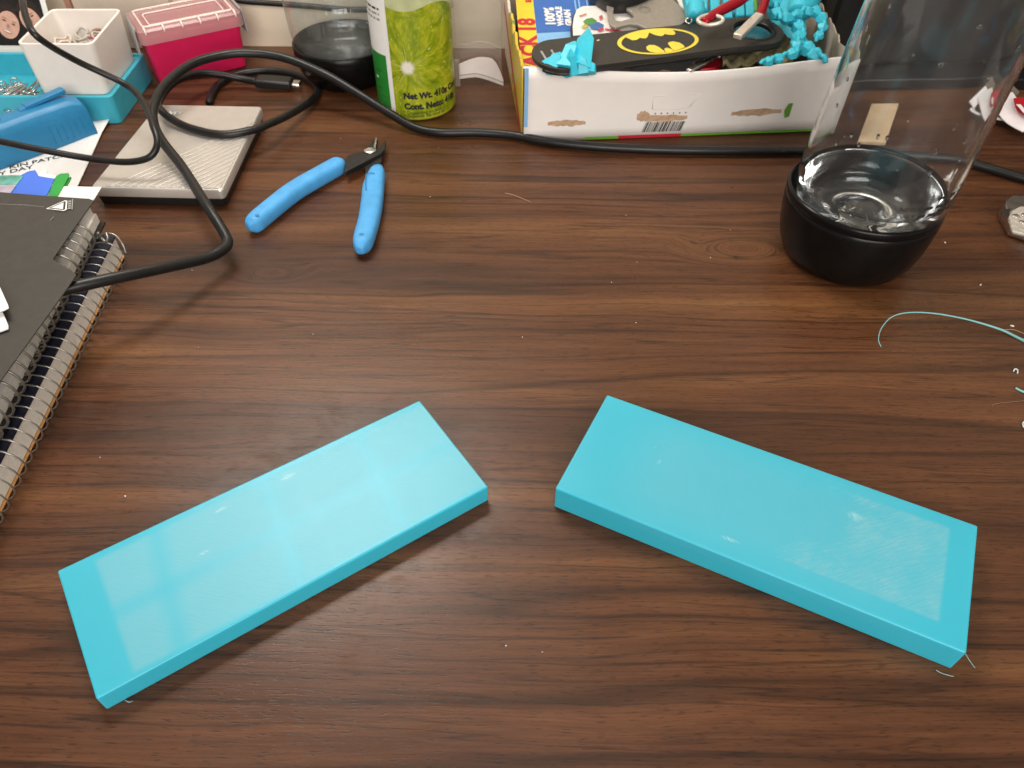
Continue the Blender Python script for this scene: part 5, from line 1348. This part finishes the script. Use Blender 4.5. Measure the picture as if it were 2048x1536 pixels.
# water body: fills the foot of the bottle up to the level, meniscus at the rim
M_water = bpy.data.materials.new('water'); _n = NT(M_water)
_n.b.inputs['Base Color'].default_value = (0.97, 0.99, 1.0, 1); _n.b.inputs['Roughness'].default_value = 0.0
_n.b.inputs['IOR'].default_value = 1.18; setin(_n.b, 'Transmission Weight', 1.0)
wp = [(0.0, 0.0282), (0.005, 0.0279), (0.0100, 0.0252), (0.0155, 0.0190), (0.0235, 0.0166), (0.0296, 0.0194), (0.0352, 0.0274), (0.0376, 0.0372), (0.0383, 0.0445), (0.0387, 0.0495), (0.0380, 0.0483), (0.0366, 0.0477), (0.033, 0.0475), (0.0, 0.0475)]
lathe('water', wp, BC, M_water, wb, n=96, lean=LEAN)
# droplets on the inside of the wall
random.seed(17)
def wall_r(z):
    for (r0, z0), (r1, z1) in zip(wall_p, wall_p[1:]):
        if z0 <= z <= z1 and z1 > z0: return r0 + (r1 - r0) * (z - z0) / (z1 - z0)
    return 0.03
for k in range(46):
    a = math.radians(random.uniform(-175, -5)) if k % 4 else math.radians(random.uniform(0, 360))
    z = random.uniform(0.062, 0.150); r = wall_r(z) + 0.0001
    sz = random.uniform(0.0004, 0.0011)
    c_ = Vector((BC[0] + LEAN[0] * z + r * math.cos(a), BC[1] + r * math.sin(a), z))
    bm = bmesh.new(); bmesh.ops.create_icosphere(bm, subdivisions=2, radius=sz)
    R_ = Matrix.Rotation(a, 3, 'Z')
    st_ = random.uniform(1.0, 2.2)
    vs = [c_ + R_ @ Vector((v.co.x * 0.45, v.co.y, v.co.z * st_)) for v in bm.verts]; fs = [tuple(v.index for v in f.verts) for f in bm.faces]; bm.free()
    mesh('droplet', vs, fs, M_water, wb, smooth=True)
# printed warning on the wall
BT = lambda a, z: cyl_fn(BC, 0.0413, math.radians(a), z, LEAN)
text('lettering', 'WARNING', 0.0030, BT(-91.0, 0.0620), M_ink, wb)
text('lettering', 'NEVER', 0.0036, BT(-95.5, 0.0570), M_ink, wb, offset=0.00005)
text('lettering', 'ONLY', 0.0036, BT(-95.5, 0.0525), M_ink, wb, offset=0.00005)
def bdash(a0, a1, z, h=0.0018):
    vs = []; n = 4
    for i in range(n + 1):
        t = math.radians(a0 + (a1 - a0) * i / n)
        for zz in (z, z + h): vs.append((BC[0] + LEAN[0] * zz + 0.0413 * math.cos(t), BC[1] + 0.0413 * math.sin(t), zz))
    mesh('text_row', vs, [(2 * i, 2 * i + 2, 2 * i + 3, 2 * i + 1) for i in range(n)], M_ink, wb)
for z, a in ((0.0622, -70), (0.0572, -77), (0.0527, -80)):
    while a < -38:
        w = random.uniform(5, 9); bdash(a, a + w, z); a += w + 2.5
# red print seen on the far side of the bottle
M_redprint = mat('bottle_red_print', (0.62, 0.18, 0.17), 0.5)
def bpatch(a0, a1, z0, z1, m):
    vs = []; n = 6
    for i in range(n + 1):
        t = math.radians(a0 + (a1 - a0) * i / n)
        for zz in (z0, z1): vs.append((BC[0] + LEAN[0] * zz + (wall_r(zz) + 0.0002) * math.cos(t), BC[1] + (wall_r(zz) + 0.0002) * math.sin(t), zz))
    mesh('red_print', vs, [(2 * i, 2 * i + 2, 2 * i + 3, 2 * i + 1) for i in range(n)], m, wb)
bpatch(-31, -17, 0.088, 0.102, M_redprint); bpatch(-31, -19, 0.105, 0.111, M_redprint); bpatch(-31, -17, 0.115, 0.125, M_redprint)

# ================================================================ steel keychain tool at the edge
kc = thing('keychain_tool', 'chunky steel keychain tool with pebbled top lying beyond the filament strand', 'tool', (0.3181, 0.4077, 0))
base = [(0.3018, 0.3896, 0), (0.3126, 0.3817, 0), (0.3376, 0.3772, 0), (0.3570, 0.4166, 0), (0.3267, 0.4199, 0), (0.3138, 0.4197, 0), (0.3067, 0.4141, 0), (0.3036, 0.4075, 0)]
bb_ = [(x, y) for x, y, z in base]
cx_ = sum(p[0] for p in bb_) / len(bb_); cy_ = sum(p[1] for p in bb_) / len(bb_)
rsc = lambda k, z: [(cx_ + (x - cx_) * k, cy_ + (y - cy_) * k, z) for x, y in bb_]
loft('frame', [rsc(0.97, 0.0006), rsc(1.0, 0.002), rsc(1.0, 0.0085), rsc(0.97, 0.0105)], M_steel, kc, bevel=0.0005)
plate = [(0.2963, 0.3849, 0.0128), (0.2944, 0.3778, 0.0128), (0.3077, 0.3721, 0.0128), (0.3269, 0.3695, 0.0128), (0.3441, 0.4045, 0.0128), (0.3101, 0.4039, 0.0128), (0.3033, 0.3995, 0.0128), (0.2983, 0.3921, 0.0128)]
prism('pebbled_plate', plate, 0.0024, mat('worn_steel', (0.55, 0.51, 0.45), 0.5, metal=0.35, var=0.25, scale=400, bump=0.6, bscale=420), kc, bevel=0.0008)
for (x, y) in ((0, 0), (0.006, 0.001), (0.0015, -0.0065), (0.0075, -0.006), (0.012, -0.003)):
    pz = Vector((0.3029, 0.3931, 0.0129)); ring = [[(pz.x + x + r * math.cos(2 * math.pi * k / 10), pz.y + y + r * 0.8 * math.sin(2 * math.pi * k / 10), 0.0127 + h) for k in range(10)] for r, h in ((0.0026, 0), (0.0022, 0.0005), (0.0012, 0.0007))]
    loft('pebble', ring, M_steel, kc, smooth=True)
flat_patch('slot', [(0.2986, 0.4003, 0.01075), (0.3018, 0.4036, 0.01075), (0.3057, 0.4042, 0.01075), (0.3029, 0.4004, 0.01075), (0.3003, 0.3972, 0.01075), (0.2984, 0.3972, 0.01075)], M_ink, kc)

# ================================================================ filament strands and crumbs
M_fil = mat('filament', (0.22, 0.52, 0.52), 0.4)
f1_ = tube('filament_strand', [(0.1915, 0.2887, 0.003), (0.1913, 0.2933, 0.004), (0.1953, 0.3012, 0.005), (0.2031, 0.3088, 0.006), (0.2136, 0.3122, 0.006), (0.2276, 0.3127, 0.005), (0.2430, 0.3097, 0.004), (0.2582, 0.3053, 0.002), (0.2662, 0.3009, 0.0008), (0.2743, 0.2896, 0.0008), (0.2857, 0.2579, 0.0008)], [0.0002, 0.0002, 0.00025, 0.0003, 0.00035, 0.0004, 0.00045, 0.0006, 0.0007, 0.0008, 0.0008], M_fil, n=7)
tag(f1_, 'long curved pale cyan plastic strand lying on the desk', 'plastic strand')
tag(tube('filament_scrap', [(0.2551, 0.2740, 0.0005), (0.2562, 0.2753, 0.001), (0.2572, 0.2746, 0.001), (0.2565, 0.2726, 0.0005)], 0.00035, mat('pale_filament', (0.62, 0.68, 0.66), 0.4), n=6), 'tiny curled white plastic scrap on the desk', 'plastic scrap')
tag(tube('filament_scrap', [(0.2510, 0.2624, 0.0006), (0.2534, 0.2600, 0.0006), (0.2583, 0.2571, 0.0006)], 0.00055, M_fil, n=6), 'short straight pale cyan plastic offcut near the curled scrap', 'plastic scrap')
tag(tube('filament_scrap', [(0.2465, 0.2408, 0.0005), (0.2445, 0.2395, 0.0006), (0.2437, 0.2373, 0.0006), (0.2448, 0.2358, 0.0005)], 0.00040, MATS['pale_filament'], n=6), 'small white plastic ring scrap past the cyan offcut', 'plastic scrap')
tag(tube('hair_strand', [(0.2625, 0.3049, 0.0006), (0.2648, 0.3047, 0.0012), (0.2685, 0.3039, 0.0016), (0.2754, 0.3004, 0.0006)], 0.00013, mat('amber_string', (0.55, 0.36, 0.18), 0.5), n=5), 'fine amber hair crossing the pale cyan strand', 'hair')
tag(tube('hair_strand', [(0.2344, 0.2504, 0.0003), (0.2363, 0.2517, 0.0004), (0.2444, 0.2532, 0.0003), (0.2573, 0.2547, 0.0003)], 0.00010, mat('pale_hair', (0.30, 0.20, 0.14), 0.5), n=5), 'faint brown hair lying on the bare desk', 'hair')
tag(tube('hair_strand', [(-0.0058, 0.4319, 0.0003), (-0.0009, 0.4299, 0.0005), (0.0040, 0.4267, 0.0004), (0.0110, 0.4219, 0.0003)], 0.00012, mat('lint', (0.45, 0.33, 0.26), 0.7), n=5), 'wavy pale lint fibre on the desk beyond the slabs', 'lint')
M_crumb = mat('white_crumb', (0.74, 0.70, 0.64), 0.7)
crumbs = [(0.2666, 0.3430, 0.0003), (0.2615, 0.3830, 0.0003), (0.0053, 0.2961, 0.0003), (-0.1685, 0.1927, 0.0003), (0.0726, 0.3610, 0.0003), (0.1336, 0.3942, 0.0003), (0.0706, 0.4085, 0.0003), (-0.1056, 0.2969, 0.0003), (-0.1233, 0.4989, 0.0003), (-0.0530, 0.4879, 0.0003), (-0.0541, 0.4270, 0.0003), (-0.0013, 0.1266, 0.0003), (0.0124, 0.1242, 0.0003), (0.1165, 0.3660, 0.0003), (-0.1874, 0.2139, 0.0003), (0.2695, 0.3085, 0.0003), (-0.1850, 0.3495, 0.0003), (-0.1632, 0.2862, 0.0003), (0.0561, 0.3424, 0.0003), (0.0666, 0.3084, 0.0003)]
random.seed(4)
for k, c_ in enumerate(crumbs):
    sz = (0.0011, 0.0009, 0.0006, 0.0006)[k] if k < 4 else random.uniform(0.00028, 0.0005)
    if k == 15: sz = 0.0012
    bm = bmesh.new(); bmesh.ops.create_icosphere(bm, subdivisions=1, radius=sz)
    a = random.uniform(0, 3.1); R_ = Matrix.Rotation(a, 3, 'Z'); e = random.uniform(0.5, 1.0)
    vs = []
    for v in bm.verts:
        q_ = R_ @ Vector((v.co.x * random.uniform(0.7, 1.2), v.co.y * e * 0.7 * random.uniform(0.6, 1.2), v.co.z * 0.4)); vs.append(Vector(c_) + q_)
    mz = min(v.z for v in vs)
    vs = [v - Vector((0, 0, mz - 0.00002)) for v in vs]
    fs = [tuple(v.index for v in f.verts) for f in bm.faces]; bm.free()
    own = {0: 'white flake on the desk in front of the big bottle, largest of the crumbs', 1: 'thin white flake on the desk close beside the big bottle', 2: 'bright white speck on bare desk midway between the bottle and the notebooks', 3: 'white speck on the desk between the grid-lined slab and the notebooks', 8: 'pale speck on the desk between the hard drive and the cutter jaws', 15: 'brownish fluff crumb touching the pale cyan strand'}
    if k in own: tag(mesh('crumb', vs, fs, M_crumb), own[k], 'crumb')
    else: tag(mesh('crumb', vs, fs, M_crumb), 'tiny pale dust speck lying on the bare wooden desk', 'crumb', 'dust specks on the desk')
